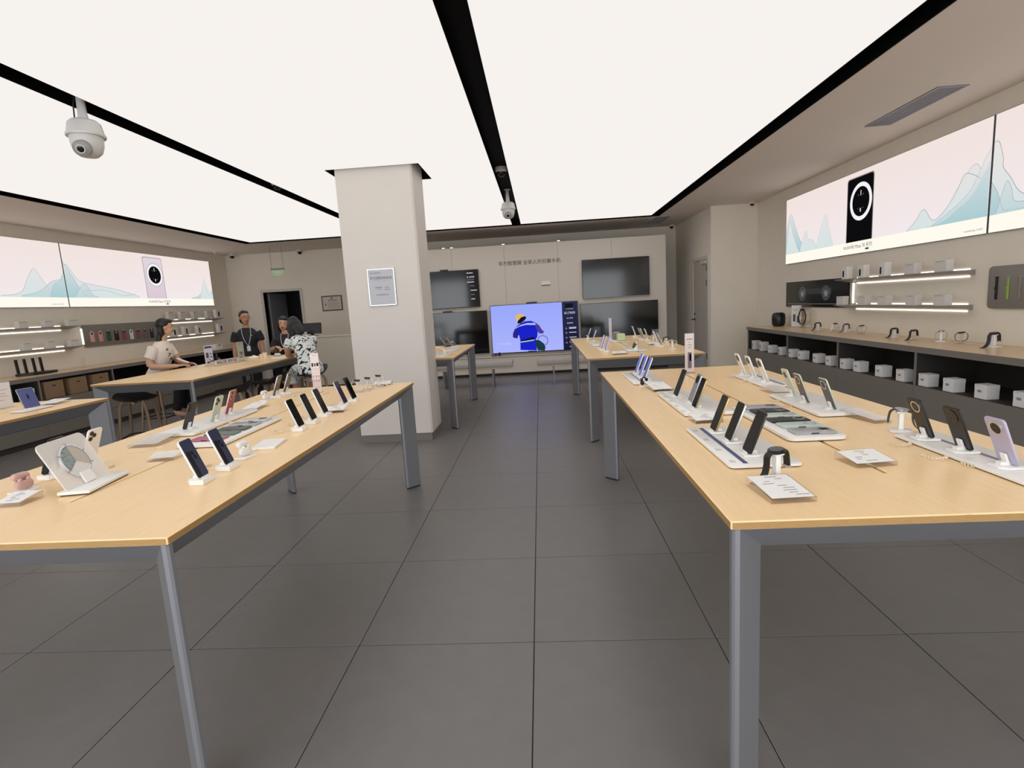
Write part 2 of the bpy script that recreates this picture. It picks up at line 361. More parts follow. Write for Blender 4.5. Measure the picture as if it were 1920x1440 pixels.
# ------------------------------------------------------------------ counters
M_CTOP = mat('counter oak', '#dcc09a', 0.28, noise=0.04, scale=16, stretch=(6, .6, 6))
def worktop(name, xf, xb, y0, y1, zt, th, label):
    o = tag(B(name, MB().box(min(xf, xb), max(xf, xb), y0, y1, zt-th, zt-.002), M_CAB), label, 'worktop')
    B('veneer', MB().box(min(xf, xb)+.002, max(xf, xb)-.002, y0+.002, y1-.002, zt-.002, zt), M_CTOP, o)
worktop('counter_worktop', 3.42, 4.0, 1.2, 9.12, .902, .057, 'long oak worktop with taupe edge under the watch shelves')
worktop('counter_worktop', -6.75, -7.45, 4.6, 12.25, .913, .057, 'long oak worktop with taupe edge under the phone case board')
def cabinet(sgn, xf, xb, y0, y1, zn, zb, label, split, far_end=False):
    t = thing('counter_cabinet', label, 'cabinet', T(xf, y0, 0), 'taupe counter cabinets'); d = abs(xb-xf); L = y1-y0
    def bx(a, b, c, e, f, h): return (a, b, c, e, f, h) if sgn > 0 else (-b, -a, c, e, f, h)
    body = MB().box(*bx(.012, d, .0, .009, .07, zb)).box(*bx(.012, d, L-.009, L, .07, zb)).box(*bx(d-.02, d, .009, L-.009, .07, zb)).box(*bx(.0, d-.02, .009, L-.009, zn-.02, zn)).box(*bx(.02, d-.02, .009, L-.009, .07, .09))
    B('body', body, M_CABD, t, None, 0)
    B('side_edge', MB().box(*bx(.0, .012, .0, .009, zn, zb)), M_CAB, t, None, 0); B('side_edge', MB().box(*bx(0, .012, L-.009, L, zn, zb)), M_CAB, t, None, 0)
    if split:
        B('drawer', MB().cbox(*bx(-.004, .0, .002, L-.002, .255, zn-.001), .0012), M_CAB, t)
        B('drawer', MB().cbox(*bx(-.004, .0, .002, L-.002, .075, .249), .0012), M_CAB, t)
    else: B('door', MB().cbox(*bx(-.004, .0, .002, L-.002, .075, zn-.001), .0012), M_CAB, t)
    B('plinth', MB().box(*bx(.01, .03, 0, L, 0, .07)), M_CABD, t)
    if far_end: B('end_panel', MB().box(*bx(0, d, L, L+.02, 0, zb)), M_DFRAME, t)
    return t
rb = [9.08, 7.66, 6.38, 5.08, 3.8, 2.5, 1.22]
for k in range(6):
    cabinet(1, 3.425, 3.99, rb[k+1], rb[k], .542, .845, 'taupe open niche cabinet under the watch worktop, %s from the pilaster' % ORD[k], False, k == 0)
lb = [12.2, 10.75, 9.35, 8.0, 6.75, 5.5, 4.62]
for k in range(6):
    cabinet(-1, -6.755, -7.44, lb[k+1], lb[k], .585, .856, 'taupe open niche cabinet below the phone case board, %s from the back wall' % ORD[k], True)

# ------------------------------------------------------------------ wall shelves with light strips
M_LED = emi('led strip', '#fff4e6', 2.6)
M_SHELF = mat('shelf lacquer', '#8f8880', 0.45)
def shelf(side, y0, y1, z, label, up=True):
    s = 1 if side == 'R' else -1; xw = 4.0 if side == 'R' else X0
    prof = [(0, z), (-.2*s, z), (-.2*s, z-.008), (0, z-.048)]
    vs = [(xw+a, y0, b) for a, b in prof]+[(xw+a, y1, b) for a, b in prof]
    o = tag(B('wall_shelf', MB().add(vs, [(0, 1, 2, 3), (7, 6, 5, 4), (0, 4, 5, 1), (1, 5, 6, 2), (2, 6, 7, 3), (3, 7, 4, 0)]), M_SHELF, None, None, 0), label, 'shelf', 'wedge wall shelves')
    for zz in ((z+.001, z+.011), (z-.064, z-.054)):
        B('light_strip', MB().box(min(xw, xw-.008*s), max(xw, xw-.008*s), y0+.06, y1-.16, *zz), M_LED, o)
    return o
shelf('R', 5.2, 7.2, 1.566, 'upper wedge shelf with glowing edge above the watch worktop')
shelf('R', 5.2, 7.2, 1.245, 'lower wedge shelf with glowing edge above the watch worktop')
shelf('L', 6.3, 8.12, 1.566, 'upper wedge shelf beside the phone case board, above the router')
shelf('L', 6.3, 8.12, 1.25, 'lower wedge shelf beside the phone case board, above the router')
shelf('L', 10.15, 12.0, 1.578, 'upper wedge shelf near the back wall corner, holding tall boxes')
shelf('L', 10.15, 12.0, 1.25, 'lower wedge shelf near the back wall corner, holding tall boxes')
for s, x, y, lab in ((1, 3.988, 7.07, 'vertical light bar joining the two shelves above the watch worktop'), (-1, X0+.012, 8.30, 'vertical light bar at the edge of the phone case board')):
    o = tag(B('light_bar', MB().box(x-.012, x+.012, y-.016, y+.016, 1.256, 1.515), M_WHITE), lab, 'light bar')
    B('diffuser', MB().box(x-.018*s-.004, x-.018*s+.004, y-.012, y+.012, 1.258, 1.513), M_LED, o)
# ------------------------------------------------------------------ illuminated banners
M_BPINK = emi_grad('banner print sky', '#f1e3dd', '#f3e9ec', 1.95, 2.85, 1.0)
M_BCREAM = emi('banner cream strip', '#fffbee', 1.0)
M_WAVE1 = emi_grad('banner veil pale', '#ece3e1', '#d6e3e4', 2.0, 2.75)
M_WAVE2 = emi_grad('banner veil teal', '#dfe1e1', '#a9ccd2', 2.0, 2.65)
M_WAVE3 = emi_grad('banner veil mid', '#e6e2e2', '#bfd6da', 2.0, 2.5)
M_WLINE = emi('banner line', '#a3a7ad', 1.0)
M_BBLK = emi('banner black', '#0d0c0e', 1.0); M_BRIM = emi('banner rim grey', '#8d898b', 1.0); M_BWHT = emi('banner white ring', '#f4f3f4', 1.0)
M_BLIL = emi_grad('banner lilac phone', '#e2d6de', '#dcc9d6', 2.0, 2.8); M_BTXT = emi('banner text', '#3a3836', 1.0)
def smooth_line(pts, n=6):
    o = []; P = [pts[0]]+list(pts)+[pts[-1]]
    for i in range(1, len(P)-2):
        for k in range(n):
            t = k/n; a, b, c, d = P[i-1], P[i], P[i+1], P[i+2]
            o.append(tuple(.5*((2*b[j])+(-a[j]+c[j])*t+(2*a[j]-5*b[j]+4*c[j]-d[j])*t*t+(-a[j]+3*b[j]-3*c[j]+d[j])*t**3) for j in (0, 1)))
    o.append(tuple(pts[-1])); return o
def strip(mb, pts, w, z):
    n = len(pts)
    vs = []; fs = []
    for i, p in enumerate(pts):
        q = pts[min(i+1, n-1)]; r = pts[max(i-1, 0)]; dx, dy = q[0]-r[0], q[1]-r[1]; L = math.hypot(dx, dy) or 1; nx, ny = -dy/L*w/2, dx/L*w/2
        vs += [(p[0]+nx, p[1]+ny, z), (p[0]-nx, p[1]-ny, z)]
        if i: fs.append((2*i-2, 2*i-1, 2*i+1, 2*i))
    mb.add(vs, fs); return mb
BH, BS = .99, .15     # height of a banner and of its cream strip
def banner(M, w, label, waves, phone=None, caption=None, fine=None):
    t = thing('lightbox_banner', label, 'banner', M, 'lightbox banners')
    B('frame', MB().box(0, w, 0, BH, 0, .030), M_ALU, t)
    B('print', MB().flat([(.004, BS), (w-.004, BS), (w-.004, BH-.004), (.004, BH-.004)], .0305), M_BPINK, t)
    B('cream_strip', MB().flat([(.004, .004), (w-.004, .004), (w-.004, BS), (.004, BS)], .0305), M_BCREAM, t)
    z = .0310
    for (mm, pts, line) in waves:
        sm = [(min(max(p[0], .005), w-.005), min(max(p[1], BS), BH-.005)) for p in smooth_line(pts)]
        if mm is not None:
            base = MB(); n = len(sm)
            base.add([(p[0], p[1], z) for p in sm]+[(p[0], BS, z) for p in sm], [(i, n+i, n+i+1, i+1) for i in range(n-1)])
            B('veil', base, mm, t, None, 0)
        if line: B('veil_line', strip(MB(), sm, line, z+.0004), M_WLINE, t, None, 0)
        z += .0004
    if phone:
        cx, pw, ph, cm, rm, cy, ro, ri = phone; z += .001
        out = [(cx-pw/2, BS), (cx+pw/2, BS)]+[(cx+pw/2-.04+.04*math.cos(a), ph-.04+.04*math.sin(a)) for a in [k*PI/10 for k in range(6)]]+[(cx-pw/2+.04-.04*math.sin(a), ph-.04+.04*math.cos(a)) for a in [k*PI/10 for k in range(6)]]
        p = B('phone_picture', MB().flat(out, z), rm, t, None, 0)
        B('picture_back', MB().flat([(cx+(a-cx)*.955, BS+(b-BS)*.985) for a, b in out], z+.0004), cm, p, None, 0)
        B('picture_ring', MB().flat(circ(ro, 48, cx+.02, cy), z+.0008), M_BWHT, p, None, 0)
        if cm is M_BLIL: B('picture_rim', MB().ring(ro+.006, ro-.002, z+.0002, z+.0009, 48, None, cx+.02, cy), M_BRIM, p, None, 0)
        B('picture_lens', MB().flat(circ(ri, 48, cx+.02, cy), z+.0012), M_BBLK, p, None, 0)
        for dx, dy, a, b in ((0, .1, .006, .03), (0, -.1, .009, .022), (.05, .08, .006, .006), (-.05, .08, .006, .006), (.05, -.08, .005, .005), (-.05, -.08, .005, .005)):
            B('picture_glint', MB().flat([(cx+.02+dx-a, cy+dy-b), (cx+.02+dx+a, cy+dy-b), (cx+.02+dx+a, cy+dy+b), (cx+.02+dx-a, cy+dy+b)], z+.0016), M_BRIM if b < .021 else M_BWHT, p, None, 0)
    if caption:
        text('HUAWEI Mate 70 系列', .062, M_BTXT, t, T(caption, .088, .0316))
        B('print_mark', MB().flat([(caption+.17, .035), (caption+.24, .035), (caption+.24, .055), (caption+.17, .055)], .0316), M_BTXT, t, None, 0)
    if fine: text('HUAWEI Mate 70 系列', .022, M_BTXT, t, T(fine, .045, .0316))
    return t
def wv(y0, sgn, zb, pts): return [((y-y0)*sgn, z-zb) for y, z in pts]
R1 = lambda pts: wv(8.97, -1, 1.87, pts)
banner(on_right(4.0, 8.97, 1.87), 3.90, 'backlit banner with a black phone and ringed camera above the watch shelves',
    [(M_WAVE2, R1([(8.97, 2.35), (8.82, 2.62), (8.66, 2.42), (8.5, 2.2), (8.36, 2.12), (8.2, 2.05), (8.05, 2.02)]), .006),
     (M_WAVE1, R1([(8.95, 2.1), (8.84, 2.5), (8.72, 2.3), (8.55, 2.06), (8.45, 2.03)]), .005),
     (M_WAVE1, R1([(8.5, 2.04), (8.42, 2.2), (8.32, 2.31), (8.24, 2.18), (8.12, 2.16), (8.0, 2.04)]), .004),
     (M_WAVE1, R1([(8.02, 2.04), (7.9, 2.3), (7.78, 2.46), (7.68, 2.25), (7.58, 2.04)]), .003),
     (M_WAVE1, R1([(5.5, 2.2), (5.4, 2.36), (5.25, 2.5), (5.16, 2.42), (5.07, 2.3)]), .004),
     (M_WAVE1, R1([(6.12, 2.02), (6.0, 2.1), (5.87, 2.21), (5.73, 2.08), (5.56, 2.17), (5.43, 2.33), (5.33, 2.44), (5.07, 2.3)]), .006),
     (M_WAVE3, R1([(5.75, 2.03), (5.5, 2.14), (5.3, 2.26), (5.2, 2.4), (5.13, 2.52), (5.07, 2.6)]), .003),
     (M_WAVE2, R1([(5.85, 2.02), (5.6, 2.05), (5.42, 2.14), (5.3, 2.2), (5.2, 2.3), (5.07, 2.5)]), None)],
    (8.97-6.99, .55, .925, M_BBLK, M_BRIM, .62, .225, .175), 8.97-7.02, 3.75)
R2 = lambda pts: wv(5.055, -1, 1.87, pts)
banner(on_right(4.0, 5.055, 1.87), 3.85, 'backlit banner continuing the teal mountain past the seam',
    [(M_WAVE1, R2([(5.05, 2.63), (5.0, 2.62), (4.95, 2.48), (4.94, 2.4), (4.86, 2.3), (4.75, 2.16), (4.5, 2.05)]), .006),
     (M_WAVE2, R2([(5.05, 2.3), (4.98, 2.2), (4.92, 2.06), (4.86, 2.04), (4.6, 2.03)]), .005),
     (M_WAVE3, R2([(4.98, 2.04), (4.93, 2.2), (4.89, 2.28), (4.84, 2.2), (4.8, 2.1), (4.6, 2.08), (4.4, 2.03)]), .004)])
L1 = lambda pts: wv(8.17, 1, 1.862, pts)
banner(on_left(X0, 8.17, 1.862), 3.80, 'backlit banner with a lilac phone above the phone case board',
    [(M_WAVE1, L1([(8.17, 2.5), (8.24, 2.52), (8.4, 2.3), (8.6, 2.24), (8.9, 2.2), (9.3, 2.14), (9.7, 2.04)]), .006),
     (M_WAVE2, L1([(8.17, 2.58), (8.28, 2.4), (8.4, 2.18), (8.53, 2.03)]), .006),
     (M_WAVE3, L1([(8.3, 2.03), (8.45, 2.2), (8.55, 2.22), (8.65, 2.06), (8.75, 2.03)]), .005),
     (None, L1([(8.5, 2.12), (8.9, 2.14), (9.3, 2.06), (9.6, 2.09)]), .005),
     (M_WAVE3, L1([(11.2, 2.03), (11.45, 2.08), (11.6, 2.2), (11.68, 2.34), (11.76, 2.16), (11.86, 2.1), (11.96, 2.24)]), .005),
     (M_WAVE1, L1([(11.5, 2.04), (11.62, 2.3), (11.7, 2.46), (11.82, 2.2), (11.96, 2.1)]), .003)],
    (1.99, .52, .93, M_BLIL, M_BRIM, .60, .215, .165), 2.05, None)
L2 = lambda pts: wv(4.36, 1, 1.862, pts)
banner(on_left(X0, 4.36, 1.862), 3.80, 'backlit banner at the picture edge with faint grey peaks',
    [(M_WAVE1, L2([(7.1, 2.03), (7.4, 2.08), (7.55, 2.3), (7.67, 2.43), (7.78, 2.26), (7.88, 2.1), (7.95, 2.04)]), .005),
     (M_WAVE3, L2([(7.4, 2.03), (7.7, 2.1), (7.9, 2.24), (8.02, 2.28), (8.12, 2.3), (8.16, 2.45)]), .005),
     (M_WAVE2, L2([(7.86, 2.03), (7.95, 2.2), (8.05, 2.26), (8.16, 2.4)]), .004)], None, None, 3.6)

# ------------------------------------------------------------------ screens
def tv(x0, x1, z0, z1, label, cam=False, parts=None):
    w, h = x1-x0, z1-z0
    t = thing('wall_television', label, 'television', on_back(x0, FY, z0), 'televisions on the display wall')
    B('housing', MB().cbox(0, w, 0, h, .025, .06, .004).box(w*.25, w*.75, h*.25, h*.7, 0, .026), M_TVF, t)
    B('screen', MB().flat([(.008, .014), (w-.008, .014), (w-.008, h-.008), (.008, h-.008)], .0604), M_TVBLK, t, None, 0)
    B('bezel_strip', MB().box(.0, w, .0, .010, .056, .062), M_ALU if not parts else M_TVF, t)
    if cam: B('camera_bar', MB().cbox(w*.42, w*.54, h, h+.03, .02, .06, .003), M_TVF, t)
    if parts: parts(t, w, h)
    return t
M_TXT = emi('screen text', '#dfe2ee', .8); M_TXTD = emi('screen text dim', '#8087a8', .6)
def side_text(t, w, h, x0, price, s, dim):
    text(price, s, M_TXT, t, T(x0+.5*s*4.2, h*.80, .0612), 'CENTER')
    for i, (v, k) in enumerate(((.90, .8), (.72, .9), (.66, .9), (.56, .5), (.44, .8), (.33, .5), (.21, .5))):
        B('print_line', MB().flat([(x0+s*(.6 if v > .6 else 1.8), h*v), (x0+s*(.6 if v > .6 else 1.8)+s*3*k, h*v), (x0+s*(.6 if v > .6 else 1.8)+s*3*k, h*v+s*.28), (x0+s*(.6 if v > .6 else 1.8), h*v+s*.28)], .0612), M_TXTD if i % 2 else M_TXT, t, None, 0)
def left_top(t, w, h): side_text(t, w, h, w-.28, '¥ 6999', .055, True)
tv(-2.62, -1.245, 1.485, 2.262, 'upper black screen with price list beside the white column', True, left_top)
tv(-2.72, -1.115, .49, 1.402, 'lower dark screen beside the white column', True)
tv(.905, 2.276, 1.518, 2.31, 'upper black screen with no picture near the side door')
tv(.835, 2.44, .50, 1.418, 'lower black screen with no picture behind the far table')
M_SKY = emi_grad('screen sky', '#9aa8fb', '#abb4fc', .5, 1.5, 1.0); M_SNAVY = emi_grad('screen navy', '#2b2d4c', '#171a38', .5, 1.5)
M_SBLUE = emi('screen blue coat', '#1a22c8', 1.0); M_SBLUE2 = emi('screen blue dark', '#252a86', 1.0); M_SYEL = emi('screen yellow helmet', '#e8b45e', 1.0)
M_SBK = emi('screen black', '#15151f', 1.0); M_SREF = emi('screen reflective band', '#b4c0e6', 1.0); M_SMINT = emi('screen mint piping', '#a9cfe0', 1.0); M_SGRN = emi('screen dark green', '#1e3a3a', 1.0)
M_SVIO = emi('screen violet sleeve', '#4a3f98', 1.0); M_SWHT = emi('screen faint white', '#c8d0ff', 1.0)
def worker(t, w, h):
    def q(x, y): u = (x-20)/1695.0; return (u*w, h*(1-(y-(190-105*u))/(975-40*u)))
    def poly(name, pts, m, z, par=t): return B(name, MB().flat([q(*p) for p in pts], z), m, par, None, 0)
    z = .0608; ux = .82*w
    pic = B('picture', MB().flat([(.012, .02), (ux, .02), (ux, h-.012), (.012, h-.012)], z), M_SKY, t, None, 0)
    B('price_panel', MB().flat([(ux, .02), (w-.010, .02), (w-.010, h-.012), (ux, h-.012)], z), M_SNAVY, t, None, 0)
    z += .0004
    poly('coat', [(570, 1060), (575, 850), (560, 780), (500, 700), (520, 590), (600, 530), (690, 490), (800, 480), (900, 520), (930, 640), (910, 790), (870, 850), (890, 1060)], M_SBLUE, z, pic)
    poly('sleeve', [(560, 560), (490, 620), (440, 740), (435, 815), (520, 835), (545, 760), (520, 700), (545, 630)], M_SBLUE2, z+.0002, pic)
    poly('sleeve', [(890, 515), (960, 570), (1000, 640), (1045, 690), (1020, 725), (950, 725), (910, 660), (885, 600)], M_SVIO, z+.0002, pic)
    poly('band', [(480, 650), (560, 600), (700, 560), (890, 560), (880, 520), (720, 525), (600, 565), (500, 615)], M_SREF, z+.0004, pic)
    poly('hair', [(540, 540), (545, 490), (620, 410), (700, 390), (715, 430), (660, 490), (600, 530)], M_SBK, z+.0004, pic)
    poly('helmet', [(515, 470), (505, 420), (540, 370), (600, 342), (650, 355), (690, 385), (640, 400), (580, 440), (540, 490)], M_SYEL, z+.0006, pic)
    poly('belt', [(580, 870), (850, 790), (855, 840), (585, 915)], M_SBK, z+.0004, pic)
    poly('piping', [(575, 895), (845, 845), (850, 865), (580, 915)], M_SMINT, z+.0006, pic)
    poly('bag', [(870, 850), (950, 860), (1030, 920), (1060, 990), (1040, 1060), (910, 1060), (880, 980)], M_SGRN, z+.0002, pic)
    lp = [q(920+95+95*math.cos(a), 860+95*math.sin(a)) for a in [i*2*PI/20 for i in range(21)]]
    B('hose', strip(MB(), lp, .012, z+.0004), M_SBLUE2, pic, None, 0)
    poly('caption_bar', [(720, 1075), (880, 1068), (880, 1092), (720, 1098)], M_SBK, z+.0004, pic)
    text('户外工作者', .055, M_SWHT, pic, T(.26, .20, z+.0004))
    B('thumbnail', MB().flat([q(1470, 145), q(1620, 135), q(1620, 245), q(1475, 252)][::-1], z), M_SBK, t, None, 0)
    text('¥17999', .075, M_TXT, t, T(ux+.155, h*.76, z)); text('¥11999', .042, M_TXT, t, T(ux+.155, h*.655, z)); text('¥29999', .042, M_TXT, t, T(ux+.155, h*.555, z))
    text('华为智慧屏', .032, M_TXT, t, T(ux+.155, h*.845, z))
    for v in (.46, .44, .36, .26, .16, .07): B('print_line', MB().flat([(ux+.13, h*v), (ux+.28, h*v), (ux+.28, h*v+.014), (ux+.13, h*v+.014)], z), M_TXT, t, None, 0)
    for v in (.44, .35, .25, .15): B('print_icon', MB().flat(circ(.022, 12, ux+.07, h*v+.01), z), M_TXTD, t, None, 0)
tv(-1.05, .792, .468, 1.492, 'large lit screen showing a worker in blue with a yellow helmet', True, worker)
text('华为智慧屏 全家人的巨幕手机', .098, M_INK, fw_, on_back(-.17, FY-.0015, 2.335), 'CENTER', 'lettering', .001)
o = tag(B('wall_bracket', MB().box(.06, .24, FY-.012, FY, 1.85, 1.93), M_WHITEM), 'small white wall plate above the lit screen', 'wall plate'); B('slot', MB().box(.06, .24, FY-.02, FY-.012, 1.845, 1.858), M_BLKM, o)
for x, lab in ((-1.94, 'outermost small spotlight on the display wall top, beside the column'), (-1.77, 'small spotlight paired with the one beside the column'), (-.69, 'small spotlight above the wall lettering'), (.45, 'small spotlight above the gap beside the upper black screen')):
    o = tag(B('spotlight', MB().box(x-.03, x+.03, FY-.05, FY+.05, 2.72, 2.735), M_WHITE), lab, 'spotlight', 'display wall spotlights'); B('lamp', MB().box(x-.026, x+.026, FY-.053, FY-.05, 2.721, 2.734), emi('spot lens', '#fffaf2', 2.0), o)
for k, (x, w, hh, lab) in enumerate(((-1.02, .05, .05, 'short black gadget on the display wall ledge by the lower dark screen'), (-.9, .022, .085, 'black upright gadget on the ledge at the lit screen corner'))):
    o = tag(B('set_top_gadget', MB().cbox(x-w, x+w, FY-.085, FY-.045, .4205, .4205+hh*.35, .003), M_BLKM), lab, 'gadget'); B('antenna', MB().box(x+w-.02, x+w-.004, FY-.07, FY-.06, .42+hh*.3, .42+hh), M_BLKM, o); B('antenna', MB().box(x-w+.004, x-w+.02, FY-.07, FY-.06, .42+hh*.3, .42+hh), M_BLKM, o)
# benches
M_CUSH = mat('bench cushion', '#b5afa8', .8); M_BOARD = mat('bench board', '#c9bba4', .5)
def bench(x0, x1, label, legs):
    t = thing('bench', label, 'bench', T(x0, 9.72, 0), 'benches under the screens'); w = x1-x0
    B('seat_board', MB().cbox(0, w, 0, .4, .335, .365, .004), M_BOARD, t)
    B('cushion', MB().prism(rrect(w+.01, .1, .035, 4, w/2, .415), -.41, 0.01, RX(PI/2), .012), M_CUSH, t)
    for x in legs: B('leg', MB().box(x-.012-x0, x+.012-x0, .03, .37, 0, .335), M_ALU, t)
bench(-2.0, -.56, 'grey cushioned bench under the dark screens by the column', (-1.85, -.93))
bench(-.10, 2.1, 'grey cushioned bench between the lit screen and the far table', (.20, 1.9))

# ------------------------------------------------------------------ ceiling fittings
def vent(x0, x1, y0, y1, label, n):
    t = thing('air_vent', label, 'vent', T(x0, y0, ZC)); w, l = x1-x0, y1-y0
    B('frame', MB().box(0, w, 0, .02, -.008, 0).box(0, w, l-.02, l, -.008, 0).box(0, .02, .02, l-.02, -.008, 0).box(w-.02, w, .02, l-.02, -.008, 0), M_ALU, t)
    B('backing', MB().box(.02, w-.02, .02, l-.02, -.0015, 0), M_CABD, t)
    s = MB()
    for k in range(n): y = .02+(l-.04)*(k+.5)/n; s.box(.02, w-.02, y-.006, y+.004, -.007, -.0015)
    for k in range(1, 4): s.box(w*k/4-.003, w*k/4+.003, .02, l-.02, -.006, -.0015)
    tag(B('slats', s, M_ALU, t), kind='stuff')
vent(3.31, 3.555, 4.81, 5.80, 'long grey air vent in the soffit above the black phone banner', 42)
vent(2.4, 2.67, 11.12, 12.08, 'small dark air vent in the soffit near the side door', 36)
M_CAMW = mat('camera housing', '#c9c6c3', .35)
def ptz(x, y, zt, s, rot, label):
    t = thing('dome_camera', label, 'camera', T(x, y, zt) @ RZ(rot) @ Matrix.Scale(s, 4))
    B('ceiling_plate', MB().lathe([(.055, -.012), (.055, 0)], 20), M_CAMW, t)
    B('pole', MB().lathe([(.036, -.20), (.030, -.17), (.026, -.012)], 18), M_CAMW, t)
    B('cap', MB().lathe([(.125, -.33), (.128, -.318), (.118, -.30), (.105, -.235), (.085, -.215), (.035, -.20)], 32), M_CAMW, t)
    body = B('body', MB().lathe([(.03, -.475), (.06, -.468), (.088, -.44), (.104, -.39), (.108, -.33)], 28), M_CAMW, t)
    eye = B('lens_housing', MB().lathe([(.058, 0), (.058, .06), (.045, .07), (.03, .072)], 22, T(0, -.055, -.415) @ RX(rad(115))), mat('camera inner grey', '#8c8a89', .3), t)
    B('lens', MB().lathe([(.024, .066), (.024, .078), (.012, .08)], 20, T(0, -.055, -.415) @ RX(rad(115))), M_BLK, eye)
    B('lens_ring', MB().ring(.031, .024, .066, .079, 24, T(0, -.055, -.415) @ RX(rad(115))), M_CAMW, eye)
    B('light_array', MB().ell((-.032, -.098, -.447), (.022, .018, .018), 12, 8).ell((.032, -.098, -.447), (.022, .018, .018), 12, 8).ell((0, -.10, -.464), (.024, .016, .012), 12, 8), M_BLK, body)
    B('cable', MB().tube([(-.03, 0, -.01), (-.05, 0, -.1), (-.055, .0, -.19), (-.045, 0, -.22)], .005, 6), M_DARK, t)
ptz(-3.11, 3.80, 3.135, .93, rad(18), 'big white pan and tilt camera hanging from the black channel over the near tables')
ptz(-.385, 8.0, 3.135, .86, 0, 'white pan and tilt camera hanging from the central black channel near the screens')
def dome(x, y, z, r, label, ball=M_BLK):
    t = thing('dome_camera', label, 'camera', T(x, y, z))
    B('housing', MB().lathe([(r*.72, -r*.75), (r, -r*.5), (r, 0)], 24), M_CAMW, t)
    B('dome_glass', MB().lathe([(r*.1, -r*1.5), (r*.4, -r*1.4), (r*.62, -r*1.1), (r*.7, -r*.74)], 22), ball, t)
dome(-.385, 6.75, 3.139, .075, 'small white dome camera in the central black channel')
dome(-3.11, 6.62, 3.139, .07, 'small white dome camera in the black channel beside the column')
dome(3.84, 10.02, ZC, .05, 'small black domed camera at the pilaster top')
dome(3.02, 12.45, ZC, .06, 'small black domed camera in the corner above the side door')
dome(-7.1, 12.4, ZC, .075, 'small black domed camera in the corner above the lilac phone banner')
dome(-5.5, 12.45, ZC, .075, 'small black domed camera above the back doorway')
dome(-4.75, 10.9, 3.139, .06, 'tiny black dome on the ceiling edge channel by the column')
o = thing('sprinkler', 'small white sprinkler head in the corner above the lilac phone banner', 'sprinkler', T(-7.2, 11.9, ZC)); B('rose', MB().lathe([(.035, -.008), (.035, 0)], 16), M_WHITE, o); B('head', MB().lathe([(.022, -.06), (.022, -.054), (.008, -.05), (.01, -.008)], 12), M_WHITE, o)
# exit sign
t = thing('exit_sign', 'hanging green exit sign above the back doorway', 'sign', on_back(-5.66, 11.6, 2.47))
B('sign_body', MB().cbox(-.15, .15, -.07, .07, -.008, .008, .003), clear('exit glass', (.80, .95, .80), .2, .1, .25), t)
text('安全出口', .058, emi('exit green', '#9fd6a0', .9), t, T(0, .02, .009)); text('EXIT', .045, MATS['exit green'], t, T(0, -.035, .009))
B('housing', MB().box(-.15, .15, .07, .10, -.02, .02), M_ALU, t)
for x in (-.13, .13): B('hanger', MB().tube([(x, .10, 0), (x, 3.04-2.47, 0)], .004, 6), M_ALU, t)
# plaque and certificate
t = thing('wall_plaque', 'silver framed grey plaque on the white column', 'plaque', on_back(-1.737, CY0, 1.77))
B('frame', MB().cbox(-.155, .155, -.205, .205, 0, .02, .004), mat('plaque chrome', '#c6c6c8', .12, metal=1.0), t)
B('plate', MB().box(-.143, .143, -.193, .193, .02, .0215), mat('plaque grey', '#b9b9c0', .35), t)
text('华为授权体验店', .036, M_INK, t, T(0, .098, .0217)); text('HUAWEI Authorized Experience Store', .0125, M_GREYINK, t, T(0, .070, .0217))
text('HUAWEI', .021, M_INK, t, T(-.085, .155, .0217), 'LEFT')
lg = MB()
for k in range(8):
    a = rad(12+156*k/7); lg.flat([(0+.002*math.cos(a), .002*math.sin(a)), (.010*math.cos(a-.17), .010*math.sin(a-.17)), (.0125*math.cos(a), .0125*math.sin(a)), (.010*math.cos(a+.17), .010*math.sin(a+.17))], 0, T(-.105, .150, .0217))
B('emblem', lg, M_INK, t, None, 0)
text('授权编号', .020, M_INK, t, T(-.035, -.005, .0217)); text('有效期至', .015, M_GREYINK, t, T(-.03, -.028, .0217)); text('华为终端有限公司', .018, M_INK, t, T(0, -.085, .0217))
for x, y, w in ((.035, -.005, .05), (.03, -.028, .06)): B('print_line', MB().flat([(x, y-.004), (x+w, y-.004), (x+w, y+.004), (x, y+.004)], .0217), M_GREYINK, t, None, 0)
t = thing('framed_certificate', 'brown framed certificate on the back wall above the service desk', 'certificate', on_back(-4.955, Y1, 1.775))
B('frame', MB().cbox(-.25, .25, -.18, .18, 0, .02, .004), mat('certificate frame', '#5e5043', .4), t)
B('paper', MB().box(-.222, .222, -.152, .152, .02, .0215), mat('certificate paper', '#c9c2b2', .6), t)
text('营业执照', .055, M_INK, t, T(.02, .062, .0217)); B('emblem', MB().flat(circ(.022, 16, 0, .118), .0217), mat('seal red', '#7a3a3a', .6), t, None, 0)
for k in range(6): B('print_line', MB().flat([(-.10, .01-.024*k), (.17, .01-.024*k), (.17, .017-.024*k), (-.10, .017-.024*k)], .0217), M_GREYINK, t, None, 0)
B('stamp', MB().flat(circ(.016, 12, -.16, -.03), .0217), M_INK, t, None, 0)
